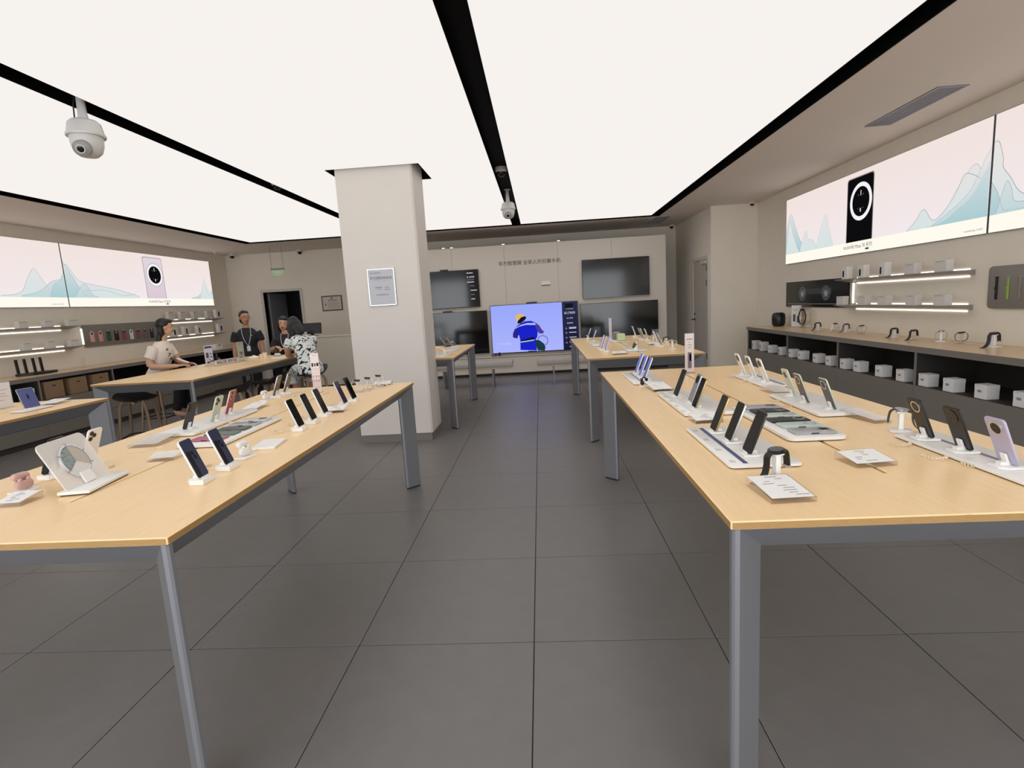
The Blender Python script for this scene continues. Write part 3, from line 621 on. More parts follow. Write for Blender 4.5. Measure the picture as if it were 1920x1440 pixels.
# service desk and monitor
M_DESK = mat('desk laminate', '#cdc5b6', .5)
t = thing('service_desk', 'cream service desk between the doorway and the column', 'desk', T(-4.98, 10.75, 0))
B('front_panel', MB().cbox(0, 1.95, 0, .03, .06, 1.05, .003), M_DESK, t); B('side_panel', MB().box(0, .03, .03, .6, .06, 1.05), M_DESK, t); B('counter_top', MB().cbox(-.01, 1.96, -.01, .35, 1.05, 1.085, .004), M_DESK, t); B('plinth', MB().box(.02, 1.93, .02, .5, 0, .06), M_CABD, t)
t = thing('computer_monitor', 'black computer monitor seen from behind on the service desk', 'monitor', T(-4.79, 11.0, 1.085) @ RZ(rad(-6)))
B('screen_back', MB().cbox(-.20, .20, -.02, .02, .045, .27, .005, RX(rad(-8))), M_BLK, t); B('stand', MB().box(-.03, .03, -.01, .03, 0, .1).box(-.1, .1, -.06, .08, 0, .008), M_BLKM, t)
o = tag(B('label_printer', MB().cbox(-5.13+.1, -4.97+.1, 10.80, 10.95, 1.0855, 1.18, .01), M_WHITE), 'small white printer on the service desk beside the monitor', 'printer'); B('paper_slot', MB().box(-5.01, -4.89, 10.796, 10.80, 1.15, 1.156), M_INK, o)
# ------------------------------------------------------------------ small goods
PH, PW = .157, .0745
FM = T(0, 0, PH/2) @ RX(PI/2)          # plane of a phone: print z+ is the screen side
def ph_body(): return MB().prism(rrect(PW, PH, .010), -.0037, .0037, FM, .0014)
def ph_back(): return MB().prism(rrect(PW-.003, PH-.003, .0095), -.0042, -.0036, FM)
def ph_screen(): return MB().prism(rrect(PW-.0036, PH-.0036, .009), .0036, .0040, FM)
def ph_ring(): return MB().ring(.0225, .0185, -.0064, -.0040, 32, FM, 0, .046)
def ph_lens(): return MB().prism(circ(.019, 30, 0, .046), -.0060, -.0040, FM)
def dots(pts, r, a, b): 
    m = MB()
    for x, y in pts: m.prism(circ(r, 14, x, y), a, b, FM)
    return m
def ph_dots(): return dots([(.008, .054), (-.008, .054), (-.008, .038), (.008, .038)], .0042, -.0064, -.0059)
def ph_tri(): return dots([(.020, .062), (.004, .050), (.021, .036)], .0098, -.0062, -.0040)
def ph_trig(): return dots([(.020, .062), (.004, .050), (.021, .036)], .0062, -.0068, -.0061)
def ph_pill(): return MB().prism(rrect(.034, .052, .016, 6, .012, .048), -.0058, -.0040, FM)
def ph_two(): return dots([(.012, .062), (.012, .038)], .0115, -.0068, -.0056)
def wall_paper(): return MB().flat(rrect(.024, .105, .006, 3, -.018, -.022), .00404, FM)
def wall_dots(): return dots([(.004, .020), (.011, .002)], .0085, .00404, .0041)
M_SCRN = mat('lit navy wallpaper', '#0b0c10', .08, emit='#3c4058', estr=.55); M_SCRND = mat('wallpaper dark shape', '#08080a', .08, emit='#12131c', estr=.5)  # the darker stripe and dots are part of the wallpaper picture
M_SCRB = mat('lit blue wallpaper', '#0b0c10', .1, emit='#4a58a0', estr=.8); M_SCRP = mat('lit plum wallpaper', '#0b0c10', .08, emit='#3a3142', estr=.6)
PHONE_M = {}
def pmat(name, col, rough=.25, metal=.2): return mat('phone '+name, col, rough, metal)
def phone(x, y, side, label, frame, back, style='ring', scr=None, wall=False, z=.9225, yaw=0, tilt=21, group='display phones', flip=False):
    """side 0/3 the screen looks along +X, 1/2 along -X"""
    rz = (PI/2 if side in (0, 3) else -PI/2)+rad(yaw)
    t = thing('smartphone', label, 'phone', T(x, y, z) @ RZ(rz) @ RX(rad(-tilt)), group)
    if flip: t.matrix_world = T(x, y, z) @ RZ(rz+PI) @ RX(rad(tilt))
    O('body', cached('phone_body', ph_body), frame, t); O('back_panel', cached('phone_back', ph_back), back, t)
    s = O('screen', cached('phone_screen', ph_screen), scr or M_SCREEN, t)
    if wall: O('wallpaper', cached('wallpaper', wall_paper), M_SCRND, s); O('wallpaper_dots', cached('wallpaper_dots', wall_dots), M_SCRND, s)
    if style == 'ring':
        c = O('camera_module', cached('phone_lens', ph_lens), M_BLK, t); O('camera_ring', cached('phone_ring', ph_ring), M_SILVER, c); O('lenses', cached('phone_dots', ph_dots), pmat('lens', '#23242a', .05), c)
    elif style == 'blackring':
        c = O('camera_module', cached('phone_lens', ph_lens), M_BLK, t); O('camera_ring', cached('phone_ring', ph_ring), pmat('dark ring', '#4a4a4c', .2, .8), c); O('lenses', cached('phone_dots', ph_dots), pmat('lens', '#23242a', .05), c)
    elif style == 'tri':
        c = O('camera_module', cached('phone_tri', ph_tri), M_BLK, t); O('lenses', cached('phone_trig', ph_trig), pmat('lens', '#23242a', .05), c)
    else:
        c = O('camera_module', cached('phone_pill', ph_pill), frame, t); O('lenses', cached('phone_two', ph_two), M_BLK, c)
    return t
def helix(pts, r=.0045, turns=12):
    P = smooth3(pts, 10); n = len(P); o = []; N = turns*8
    for i in range(N+1):
        f = i/N*(n-1); k = min(int(f), n-2); a = P[k].lerp(P[k+1], f-k); d = (P[k+1]-P[k]).normalized(); u = d.orthogonal().normalized(); w = d.cross(u); an = 2*PI*turns*i/N
        o.append(a+u*r*math.cos(an)+w*r*math.sin(an))
    return o
def smooth3(pts, n=8):
    P = [Vector(p) for p in pts]; P = [P[0]]+P+[P[-1]]; o = []
    for i in range(1, len(P)-2):
        a, b, c, d = P[i-1:i+3]
        for k in range(n):
            t = k/n; o.append(.5*((2*b)+(-a+c)*t+(2*a-5*b+4*c-d)*t*t+(-a+3*b-3*c+d)*t**3))
    o.append(P[-2]); return o
CABLES = [[(0, .05, .006), (-.02, .075, .006), (-.05, .10, .006), (-.045, .135, .006), (.0, .14, .006)],
          [(0, .05, .006), (.03, .08, .006), (.07, .085, .006), (.085, .055, .006), (.065, .035, .006)],
          [(0, .05, .006), (-.01, .09, .006), (.02, .125, .006), (.06, .12, .006)]]
def cable(k):
    c = CABLES[k]; m = MB().tube(smooth3([c[0], ((c[0][0]+c[1][0])/2, (c[0][1]+c[1][1])/2, .007), c[1]], 4), .0013, 5)
    m.tube(helix(c[1:], .0042, 13), .0017, 5); return m
def base_mesh(h): return MB().prism([(-.038, -.022), (.038, -.022), (.038, .030), (.020, .050), (-.020, .050), (-.038, .030)], 0, h, None, .002)
def cradle_mesh(h): return MB().cbox(-.0115, .0115, .0044, .0115, -.003, .042, .0015, T(0, 0, h) @ RX(rad(-21))).cbox(-.020, .020, -.0075, -.0042, -.003, .0035, .001, T(0, 0, h) @ RX(rad(-21))).box(-.010, .010, .004, .034, h-.002, h+.010)
def stand(x, y, side, z0, label, k=0, mm=None, group='phone stands'):
    rz = PI/2 if side in (0, 3) else -PI/2; h = round(.9205-z0, 4)
    t = thing('phone_stand', label, 'stand', T(x, y, z0) @ RZ(rz), group)
    O('base', cached('base%.4f' % h, lambda: base_mesh(h)), mm or M_WHITE, t); O('cradle', cached('cradle%.4f' % h, lambda: cradle_mesh(h)), mm or M_WHITE, t)
    if k is not None: O('coiled_cable', cached('cable%d' % k, lambda: cable(k)), M_CREAM, t, T(0, 0, .9-z0+.0005) if z0 > .9005 else None)
    return t
def tray(x0, x1, y0, y1, h, label, band=None, bm=None, lines=0, z0=.9, r=.02):
    cx, cy = (x0+x1)/2, (y0+y1)/2
    t = thing('display_tray', label, 'tray', T(cx, cy, z0), 'white display trays')
    B('board', MB().prism(rrect(x1-x0, y1-y0, r, 5), .003, h, None, .0025), M_WHITE, t)
    B('rubber_pad', MB().prism(rrect(x1-x0-.01, y1-y0-.01, r, 4), 0, .003), M_DARK, t)
    if band: B('printed_band', MB().flat([(band-.0085-cx, y0+.025-cy), (band+.0085-cx, y0+.025-cy), (band+.0085-cx, y1-.02-cy), (band-.0085-cx, y1-.02-cy)], h+.0003), bm or M_NAVY, t, None, 0)
    if lines:
        m = MB(); random.seed(int(cx*1000))
        for k in range(lines):
            yy = y0+.06+(y1-y0-.12)*k/max(1, lines-1); xx = (band or x0+.07)+(-.036 if cx < 1 or cx < 0 else .028)
            for q in range(3): m.flat([(xx-.008+q*.007-cx, yy-cy-.02), (xx-.0055+q*.007-cx, yy-cy-.02), (xx-.0055+q*.007-cx, yy+random.uniform(0, .02)-cy), (xx-.008+q*.007-cx, yy+random.uniform(0, .02)-cy)], h+.0003)
        tag(B('fine_print', m, M_GREYINK, t, None, 0), kind='stuff')
    return t
def price_plate(x, y, rz, label, w=.13, d=.15, big=False, blank=False, z0=.9):
    t = thing('price_plate', label, 'price sign', T(x, y, z0) @ RZ(rad(rz)), 'acrylic price plates')
    a = MB(); vs = [(-w/2, -d/2, 0), (w/2, -d/2, 0), (w/2, d/2, 0), (-w/2, d/2, 0), (-w/2, -d/2, .014), (w/2, -d/2, .014), (w/2, d/2, .028), (-w/2, d/2, .028)]
    a.add(vs, [(0, 3, 2, 1), (4, 5, 6, 7), (0, 1, 5, 4), (1, 2, 6, 5), (2, 3, 7, 6), (3, 0, 4, 7)]); B('acrylic_block', a, M_ACR, t, None, 0)
    sl = .014/d
    def P(px, py, e=.0012): return (px, py, .014+(py+d/2)*sl+e)
    c = MB(); q = .004; c.add([P(-w/2+q, -d/2+q, .0008), P(w/2-q, -d/2+q, .0008), P(w/2-q, d/2-q, .0008), P(-w/2+q, d/2-q, .0008)], [(0, 1, 2, 3)]); B('card', c, M_FROST if blank else M_WHITEM, t, None, 0)
    if not blank:
        m = MB(); random.seed(int(abs(x*977+y*331)*10))
        for k in range(9 if big else 6):
            px = random.uniform(-w/2+.02, w/2-.045); py = -d/2+.02+(d-.04)*k/(8.0 if big else 5.0); L = random.uniform(.012, .04); hh = .0035
            m.add([P(px, py), P(px+L, py), P(px+L, py+hh), P(px, py+hh)], [(0, 1, 2, 3)])
        tag(B('fine_print', m, M_GREYINK, t, None, 0), kind='stuff')
    return t
# ---- near table on the watch counter side
WB = pmat('white', '#e8e6e4', .25, .1); BK = pmat('black', '#151416', .3, .1); SIL = pmat('silver', '#b9b7b5', .25, .5); GRN = pmat('pale green', '#c3cab9', .3, .1)
LIL = pmat('lilac', '#b6b0c6', .3, .2); RED = pmat('red', '#9a3f38', .3, .1); BLU = pmat('blue', '#8f9bd0', .3, .3); GRY = pmat('graphite', '#4f4c4a', .3, .2); GOLD = pmat('gold frame', '#b59a66', .3, .7); PUR = pmat('purple', '#463d50', .3, .2)
tray(.618, .862, 1.784, 2.352, .0125, 'white tray with navy band under three black phones by the smartwatch', .680, M_NAVY, 4)
tray(.685, .93, 2.611, 3.265, .020, 'thick white tray in the middle of the near watch side table aisle row', .73, mat('white ghost band', '#e4e4e6', .5), 5)
tray(.618, .83, 3.655, 4.21, .0125, 'white tray with grey band under three blue screened phones', .681, mat('grey band', '#8b90a0', .5), 2)
tray(1.343, 1.53, 3.30, 3.87, .0125, 'white tray under three white phones at the far end of the near table', 1.475, mat('slate band', '#6d7078', .5))
tray(1.258, 1.487, 2.475, 3.03, .018, 'white tray under pale green, brown and grey phones', None)
tray(1.350, 1.520, 1.50, 2.11, .0125, 'white tray with slate band under two black phones and a lilac one', 1.452, MATS['slate band'])
def R(x, y, side, zt, ph, st, k, **kw):
    stand(x, y, side, zt, st, k); return phone(x, y, side, ph, **kw)
names3 = ['farthest', 'middle', 'nearest']
for (x, y), nm, fr in zip(((.708, 2.251), (.715, 2.089), (.720, 1.912)), names3, (GOLD, SIL, BK)):
    R(x, y, 2, .9125, '%s of three black screened phones on the navy banded tray' % nm, 'white stand holding the %s black phone on the navy banded tray' % nm, 1, frame=fr, back=BK)
for (x, y), nm in zip(((.760, 3.101), (.766, 2.742)), ('far', 'near')):
    R(x, y, 2, .920, 'black screened phone at the %s end of the thick white tray' % nm, 'white stand at the %s end of the thick white tray' % nm, 2, frame=BK if nm == 'far' else GOLD, back=BK)
stand(.79, 2.898, 2, .920, 'white stand behind the silver phone on the thick tray', None); phone(.79, 2.898, 2, 'silver phone turned to show its black round camera', SIL, SIL, 'blackring', flip=True)
for (x, y), nm in zip(((.713, 4.125), (.713, 3.958), (.716, 3.808)), names3):
    R(x, y, 2, .9125, '%s phone with a lit blue screen on the grey banded tray' % nm, 'white stand under the %s blue screened phone' % nm, 1, frame=WB, back=BLU, scr=M_SCRB)
for (x, y), nm in zip(((1.403, 3.773), (1.409, 3.603), (1.414, 3.429)), names3):
    R(x, y, 3, .9125, '%s white phone with black camera disc, far end of near table' % nm, 'white stand gripping the %s white phone from behind' % nm, (2, 0, 1)[names3.index(nm)], frame=WB, back=WB, style='blackring')
for (x, y), lab, bk, fr in zip(((1.353, 2.928), (1.330, 2.739), (1.367, 2.562)), ('pale green phone', 'brown marbled phone', 'grey phone with a bright camera ring'), (GRN, mat('phone brown marble', '#4a3a34', .25, noise=.5, scale=60), GRY), (GRN, GRN, GRN)):
    R(x, y, 3, .918, lab+' seen from behind on the wide white tray', 'white stand gripping the '+lab.split(' with')[0], (0, 2, 1)[('pale green phone', 'brown marbled phone', 'grey phone with a bright camera ring').index(lab)], frame=fr, back=bk)
for (x, y), lab, bk, stl in zip(((1.420, 2.017), (1.426, 1.847), (1.428, 1.674)), ('black phone with bright camera ring', 'black phone with dim camera ring', 'lilac phone'), (BK, BK, LIL), ('ring', 'blackring', 'ring')):
    R(x, y, 3, .9125, lab+' seen from behind on the slate banded tray', 'white stand gripping the '+lab, (0, 0, 1)[('black phone with bright camera ring', 'black phone with dim camera ring', 'lilac phone').index(lab)], frame=bk, back=bk, style=stl)
price_plate(.682, 1.556, 4, 'white price plate with printed columns nearest the camera', .13, .165, True)
price_plate(1.075, 1.81, 6, 'white price plate lying across the cable slot', .14, .115)
price_plate(.755, 2.515, 6, 'white price plate between the navy tray and the thick tray', .13, .10)
price_plate(.745, 3.47, 4, 'white price plate between the thick tray and the blue phones', .13, .22)
price_plate(1.43, 2.425, 14, 'clear acrylic plate beside the second watch', .085, .20, False, True)
price_plate(1.36, 3.16, 4, 'clear acrylic plate between the white and green phones', .12, .18, False, True)
# phone cases lying on a tray
def phone_case(x, y, label, m, cam, z0, rz=0, s=1.0):
    t = thing('phone_case', label, 'phone case', T(x, y, z0) @ RZ(rad(rz)), 'phone cases on trays')
    B('shell', MB().prism(rrect(.165*s, .082*s, .012, 5), 0, .0095, None, .003), m, t)
    c = B('camera_bump', MB().prism(circ(.021*s, 24, .045*s, 0), .0095, .0115), cam, t)
    B('bump_ring', MB().ring(.024*s, .021*s, .0095, .0125, 24, None, .045*s, 0), SIL, c)
    B('side_button', MB().box(-.02, .01, -.042*s, -.041*s, .003, .007), M_DARK, t)
    return t
tray(.948, 1.176, 2.085, 2.735, .018, 'white tray of flat phone cases in the middle of the near table', None, r=.03)
MINT = mat('mint silicone', '#bccdc2', .5); CLR = mat('hazy grey case', '#aaa9ab', .25); CBK = mat('black silicone', '#1b1c1e', .45); CLIL = mat('lilac grey silicone', '#a9a4ab', .5)
for k, (y, m, c, nm) in enumerate(((2.665, CLIL, M_BLK, 'lilac grey phone case, farthest on the case tray'), (2.567, CBK, CBK, 'plain black phone case beside the lilac one'), (2.469, MINT, CLR, 'mint phone case between two black cases'), (2.371, CBK, M_BLK, 'black phone case with a silver camera ring'), (2.273, MINT, CLR, 'mint phone case beside the hazy grey one'), (2.165, CLR, M_BLK, 'hazy grey phone case, nearest on the case tray'))):
    phone_case(1.072, y, nm, m, c, .918)
# watches
def watch(x, y, z0, rz, label, strap, case, kind='open', s=1.0, standmat=None, slabel=None):
    st = thing('watch_stand', slabel, 'stand', T(x, y, z0) @ RZ(rad(rz)) @ Matrix.Scale(s, 4), 'watch stands')
    B('base', MB().prism(rrect(.07, .055, .012), 0, .009, None, .002), standmat or M_WHITE, st)
    B('post', MB().cbox(-.008, .008, -.009, .009, .009, .074, .002).cbox(-.016, .016, -.014, .014, .070, .077, .002), standmat or M_WHITE, st)
    t = thing('wrist_watch', label, 'watch', T(x, y, z0) @ RZ(rad(rz)) @ Matrix.Scale(s, 4), 'display watches')
    c = MB().lathe([(.019, .0), (.0225, .002), (.0228, .008), (.020, .0105)], 28) if kind != 'square' else MB().prism(rrect(.036, .042, .009), 0, .010, None, .002)
    cs = B('case', c, case, t, T(0, 0, .0775) @ RY(rad(8)))
    B('dial', MB().prism(circ(.0185, 28), .0105, .0109) if kind != 'square' else MB().prism(rrect(.031, .037, .007), .010, .0104), M_BLK if strap is not CBK else mat('watch dial grey', '#8f8f88', .1), cs)
    B('crown', MB().tube([(0, .0225, .005), (0, .0265, .005)], .003, 8), case, cs)
    if kind == 'open':
        a = smooth_line([(.02, .082), (.034, .070), (.036, .045), (.044, .022), (.064, .006), (.086, .0025)]); b = smooth_line([(-.02, .086), (-.033, .076), (-.038, .055), (-.040, .032)])
    else:
        a = smooth_line([(.02, .082), (.036, .066), (.038, .044), (.030, .022), (.008, .0145)]); b = smooth_line([(-.02, .086), (-.036, .068), (-.038, .044), (-.030, .024), (-.004, .0145)])
    B('strap', MB().band(a, -.010, .010, .003), strap, t); B('strap', MB().band(b, -.010, .010, .003), strap, t)
    B('buckle', MB().box(-.042, -.034, -.012, .012, .030, .036) if kind == 'open' else MB().box(-.008, .006, -.012, .012, .010, .0125), SIL, t)
LEA = mat('black leather strap', '#16150f', .5); WST = mat('white strap', '#e3dfd9', .5); BRN = mat('brown strap', '#8a6f57', .6); TAN = mat('tan strap', '#b9a58b', .6); CASEB = mat('watch black case', '#232426', .25, metal=.5); CASES = mat('watch steel', '#aeb0b2', .2, metal=.9)
watch(.722, 1.672, .9, 205, 'black round smartwatch with long strap nearest the camera', LEA, CASEB, 'open', 1.15, mat('stand frosted', '#e7e4e1', .3), 'frosted stand under the nearest smartwatch')
watch(1.425, 2.175, .9, -20, 'black smartwatch on the far edge beside the clear plate', CBK, CASES, 'open', 1.1, None, 'white stand under the black smartwatch on the far edge')
t = thing('wireless_earphones', 'glossy black clip earphones beside the blue screened phones', 'earphones', T(.672, 3.61, .9)); B('stand', MB().prism(rrect(.05, .05, .01), 0, .008), M_WHITE, t); B('earphone', MB().ell((-.008, -.01, .024), (.014, .014, .016)).ell((-.012, -.012, .046), (.010, .010, .010)), M_BLK, t); B('earphone', MB().ell((.022, .0, .044), (.012, .012, .012)).tube(smooth3([(-.012, -.012, .05), (.005, -.004, .062), (.022, 0, .05)], 5), .004, 6), M_BLK, t)
def acrylic_sign(x, y, z0, w, h, rz, label, paper, deco, tilt=0, base=.07):
    t = thing('acrylic_sign', label, 'sign', T(x, y, z0) @ RZ(rad(rz)), 'upright sign holders')
    B('holder', MB().cbox(-w/2, w/2, -.004, .004, .004, h, .0015), M_ACR if paper is None else clear('sign sleeve', (.97, .97, .97), .15), t)
    B('foot', MB().cbox(-w/2, w/2, -base/2, base/2, 0, .006, .002), M_ACR, t)
    if paper is not None: p = B('card', MB().box(-w/2+.004, w/2-.004, -.0018, .0018, .008, h-.004), paper, t)
    for (name, mm, polys) in deco:
        m = MB()
        for (x0, x1, a, b) in polys: m.add([(x0*w, -.0046, a*h), (x1*w, -.0046, a*h), (x1*w, -.0046, b*h), (x0*w, -.0046, b*h)], [(0, 1, 2, 3)])
        B(name, m, mm, t, None, 0)
    return t
PINKP = mat('pink tinted card', '#e0d3d0', .5); GREENP = mat('pale green card', '#c5ccc0', .5)
acrylic_sign(1.12, 4.12, .9, .075, .305, 0, 'tall clear sign with phone picture behind the thick tray', PINKP, [('print_phone', mat('sign phone print', '#6f6570', .5), [(-.18, .2, .12, .52)]), ('print_lens', M_INK, [(-.02, .16, .3, .48)]), ('print_line', M_INK, [(-.3, .3, .84, .855), (-.06, .04, .76, .775), (-.2, .25, .7, .71), (-.15, .2, .64, .65)])])
# ---- near table running up to the column
tray(-2.115, -1.88, 2.69, 3.36, .018, 'white tray under black, green and red phones on the column side table', None)
tray(-1.80, -1.562, 2.42, 3.05, .018, 'white tray of green and pink cases on the column side table', None, r=.03)
for (x, y), lab, ym in zip(((-1.304, 1.884), (-1.300, 2.050)), ('nearest', 'second'), (0, 0)):
    R(x, y, 0, .9, '%s white framed phone with navy screen on the aisle edge' % lab, 'white stand under the %s navy screened phone' % lab, 1 if lab == 'nearest' else 2, frame=WB, back=WB, scr=M_SCRN, wall=True, yaw=4)
for (x, y), nm, fr in zip(((-1.302, 2.721), (-1.304, 2.891), (-1.311, 3.075)), ('first', 'second', 'third'), (WB, GRN, WB)):
    R(x, y, 0, .9, '%s of three black screened phones midway along the aisle edge' % nm, 'white stand under the %s of three midway phones' % nm, 0, frame=fr, back=fr)
R(-1.303, 3.385, 0, .9, 'phone with plum wallpaper near the three sport watches', 'pinkish white stand under the plum wallpaper phone', 2, frame=pmat('pink', '#d9c3c4', .3, .1), back=PUR, scr=M_SCRP)
R(-1.304, 3.562, 0, .9, 'black phone next to the three sport watches', 'white stand under the phone next to the sport watches', 1, frame=BK, back=BK)
for (x, y), lab, bk, fr, stl in zip(((-1.993, 2.804), (-1.951, 2.986), (-2.001, 3.211)), ('black phone', 'pale green phone', 'red phone'), (BK, GRN, RED), (BK, GRN, pmat('rose frame', '#d8b3ab', .3, .4)), ('tri', 'tri', 'pill')):
    R(x, y, 1, .918, lab+' seen from behind on the column side table tray', 'white stand gripping the %s on the column side table' % lab, 2, frame=fr, back=bk, style=stl)
for (x, y), nm in zip(((-2.043, 3.902), (-2.043, 4.069)), ('nearer', 'farther')):
    R(x, y, 1, .9, '%s of two brown grey phones by the pink sign' % nm, 'cream stand under the %s brown grey phone' % nm, 0, frame=SIL, back=mat('phone taupe', '#4a4440', .3), style='pill')
R(-2.02, 2.179, 1, .9, 'white phone with three black lenses behind the frosted disc board', 'white stand hidden behind the frosted disc board', 2, frame=WB, back=WB, style='tri')
R(-2.06, 2.03, 1, .9, 'dark phone mostly hidden behind the frosted disc board', 'white stand of the dark phone behind the frosted board', 0, frame=BK, back=BK, style='tri')
# frosted board with a cut-away lens disc
t = thing('lens_display_board', 'frosted acrylic board with a silver cut away disc', 'display board', T(-1.773, 1.903, .9) @ RZ(rad(90+8.7)))
B('base', MB().prism([(-.125, -.075), (.125, -.075), (.125, .035), (-.125, .035)], .004, .018, None, .004), M_WHITE, t); B('rubber_pad', MB().box(-.118, .118, -.068, .03, 0, .004), M_DARK, t)
BM = T(0, .0, .010) @ RX(rad(-25.5)) @ T(0, 0, .1) @ RX(PI/2)
pn = B('panel', MB().prism(rrect(.243, .205, .024, 6), -.003, .003, BM), M_FROST, t)
B('clip', MB().cbox(-.03, .03, -.012, -.004, .004, .05, .002, T(0, 0, .012) @ RX(rad(-25.5))), M_WHITE, t)
dk = B('disc', MB().prism(circ(.067, 48), .003, .006, BM), mat('disc white', '#d9d9d7', .3), t)
B('disc_ring', MB().ring(.072, .065, .003, .009, 48, BM), M_SILVER, t)
sect = [(0, 0)]+[(.064*math.cos(rad(a)), .064*math.sin(rad(a))) for a in range(90, 211, 8)]
B('machined_sector', MB().prism(sect, .006, .0075, BM), mat('machined steel', '#8f9896', .3, metal=.7, noise=.5, scale=120), dk)
sect2 = [(0, 0)]+[(.064*math.cos(rad(a)), .064*math.sin(rad(a))) for a in range(-30, 91, 8)]
B('perforated_sector', MB().prism(sect2, .006, .0072, BM), mat('perforated beige', '#bdb4a8', .5, noise=.15, scale=700), dk)
for a in (25, 90, 150, 205, 275, 340): B('ring_tick', MB().box(.064, .076, -.0015, .0015, .006, .0098, BM @ RZ(rad(a))), M_GREYINK, dk)
# earphone cases
def earphone_case(x, y, rz, label, m, z0=.9):
    t = thing('earphone_case', label, 'earphone case', T(x, y, z0) @ RZ(rad(rz)), 'open earphone cases')
    B('stand', MB().prism([(-.045, -.03), (.03, -.03), (.045, -.01), (.045, .025), (-.045, .025)], 0, .009, None, .002), M_WHITE, t)
    B('case_body', MB().prism(rrect(.058, .034, .0165, 6), -.012, .012, T(0, 0, .030) @ RX(PI/2), .005), m, t)
    B('case_lid', MB().prism(rrect(.058, .026, .0125, 6), -.012, .012, T(0, .012, .060) @ RX(PI/2+.35), .005), m, t)
    B('earphone', MB().ell((-.014, -.006, .049), (.008, .007, .008)), m, t); B('earphone', MB().ell((.014, -.006, .049), (.008, .007, .008)), m, t)
    B('coiled_cable', MB().tube(smooth3([(.03, .02, .005), (.07, .05, .004), (.12, .04, .004), (.15, .06, .004)], 6), .002, 5), M_CREAM, t)
PINK = mat('pink gloss', '#c7a09a', .15, spec=.6)
earphone_case(-2.0, 1.86, 80, 'open pink earphone case at the picture edge', PINK)
earphone_case(-1.325, 2.215, 75, 'open white earphone case beside the white booklet', mat('white gloss', '#e6e4e2', .12))
earphone_case(-2.06, 3.80, 80, 'open white earphone case on the far edge near the brown grey phones', MATS['white gloss'])
o = tag(B('booklet', MB().cbox(-.055, .055, -.085, .085, 0, .012, .002), M_WHITEM, None, T(-1.325, 2.42, .9) @ RZ(rad(8))), 'blank white booklet lying on the aisle edge', 'booklet'); B('page_block', MB().box(-.053, .0552, -.083, .083, .003, .009), mat('pages', '#d8d4cc', .7), o)
price_plate(-2.02, 2.58, 4, 'clear pinkish acrylic plate behind the frosted board', .15, .19, False, True)
price_plate(-1.72, 2.25, 6, 'clear acrylic plate over the cable slot', .12, .08, False, True)
price_plate(-1.97, 3.48, 4, 'clear plate with a grey card beyond the red phone', .11, .20)
price_plate(-1.31, 3.215, 6, 'white paper plate between the midway phones and the plum phone', .13, .10)
price_plate(-1.90, 1.735, 4, 'pinkish plate cut by the picture edge', .10, .10)
acrylic_sign(-1.775, 4.06, .9, .075, .315, 0, 'tall pink printed sign on the column side table', mat('pink sign card', '#e3d2d0', .5), [('print_tiles', M_INK, [(-.34, -.16, .66, .75), (-.05, .08, .67, .74), (.17, .4, .67, .75)]), ('print_line', mat('rose ink', '#b89aa0', .6), [(-.2, .2, .93, .945), (-.35, .4, .6, .605), (-.35, .4, .57, .575), (-.35, .4, .5, .505), (-.35, -.2, .40, .44), (-.05, .1, .40, .44), (.22, .36, .40, .44), (-.35, -.2, .28, .33), (-.05, .1, .28, .33), (.22, .36, .28, .33), (-.3, .3, .14, .15)])])
for k, (x, y) in enumerate(((-1.43, 3.99), (-1.385, 4.10), (-1.335, 4.22))):
    watch(x, y, .9, 10, '%s of three white sport watches at the table end' % ORD[k], WST if k != 0 else mat('striped strap', '#cfc9c2', .5), CASEB, 'open', 1.1, M_FROST, 'frosted stand of the %s white sport watch' % ORD[k])
price_plate(-1.33, 4.30, 4, 'white price plate behind the three sport watches', .15, .10)
for y, m, c, nm in ((2.52, mat('pink silicone', '#b0647a', .5), PINK, 'pink phone case, nearest on the column side case tray'), (2.63, mat('green silicone', '#61796a', .5), M_BLK, 'green phone case beside the pink one'), (2.735, mat('dark green silicone', '#4b5651', .45), M_BLK, 'dark green phone case in the middle of the tray'), (2.845, CLR, M_BLK, 'hazy grey patterned case behind the dark green one'), (2.955, mat('dotted case', '#c9c7c3', .4, noise=.3, scale=150), M_BLK, 'speckled white case, farthest on the column side case tray')):
    phone_case(-1.682, y, nm, m, c, .918)
for x, y, rz, k, lab in ((-2.0, 2.36, 40, 1, 'loose cream cable lying beside the white phone'),):
    o = tag(B('cable', MB().tube(smooth3([(0, 0, .004), (.05, .01, .004), (.09, -.01, .004), (.13, .02, .004)], 6), .002, 6), M_CREAM, None, T(x, y, .9) @ RZ(rad(rz))), lab, 'cable'); B('plug', MB().box(.125, .15, .013, .027, .0, .008), M_CREAM, o)
# ---- far table in front of the screens
for k, (x, y) in enumerate(((.70, 8.2), (.72, 7.62), (.70, 6.50), (.705, 6.33), (.72, 6.10))):
    R(x, y, 2, .9, '%s phone from the far end, aisle row of the green cube table' % ORD[k], 'stand under the %s aisle phone of the green cube table' % ORD[k], 1, frame=WB, back=BLU if k == 4 else WB, scr=M_SCRB if k == 4 else None)
for k, (x, y) in enumerate(((1.415, 8.09), (1.413, 7.59), (1.416, 7.45), (1.45, 7.33), (1.43, 6.66), (1.413, 6.40))):
    R(x, y, 3, .9, '%s phone from the far end, door side row of the green cube table' % ORD[k], 'stand under the %s door side phone of the green cube table' % ORD[k], 2, frame=WB if k % 2 == 0 else SIL, back=WB if k in (0, 3, 4) else BK)
watch(.68, 7.93, .9, 180, 'small dark watch behind the first aisle phone', CBK, CASES, 'closed', 1.0, None, 'stand of the small dark watch on the green cube table')
watch(1.47, 7.12, .9, 0, 'tan strapped watch among the door side phones', TAN, CASES, 'closed', 1.1, None, 'stand of the tan strapped watch')
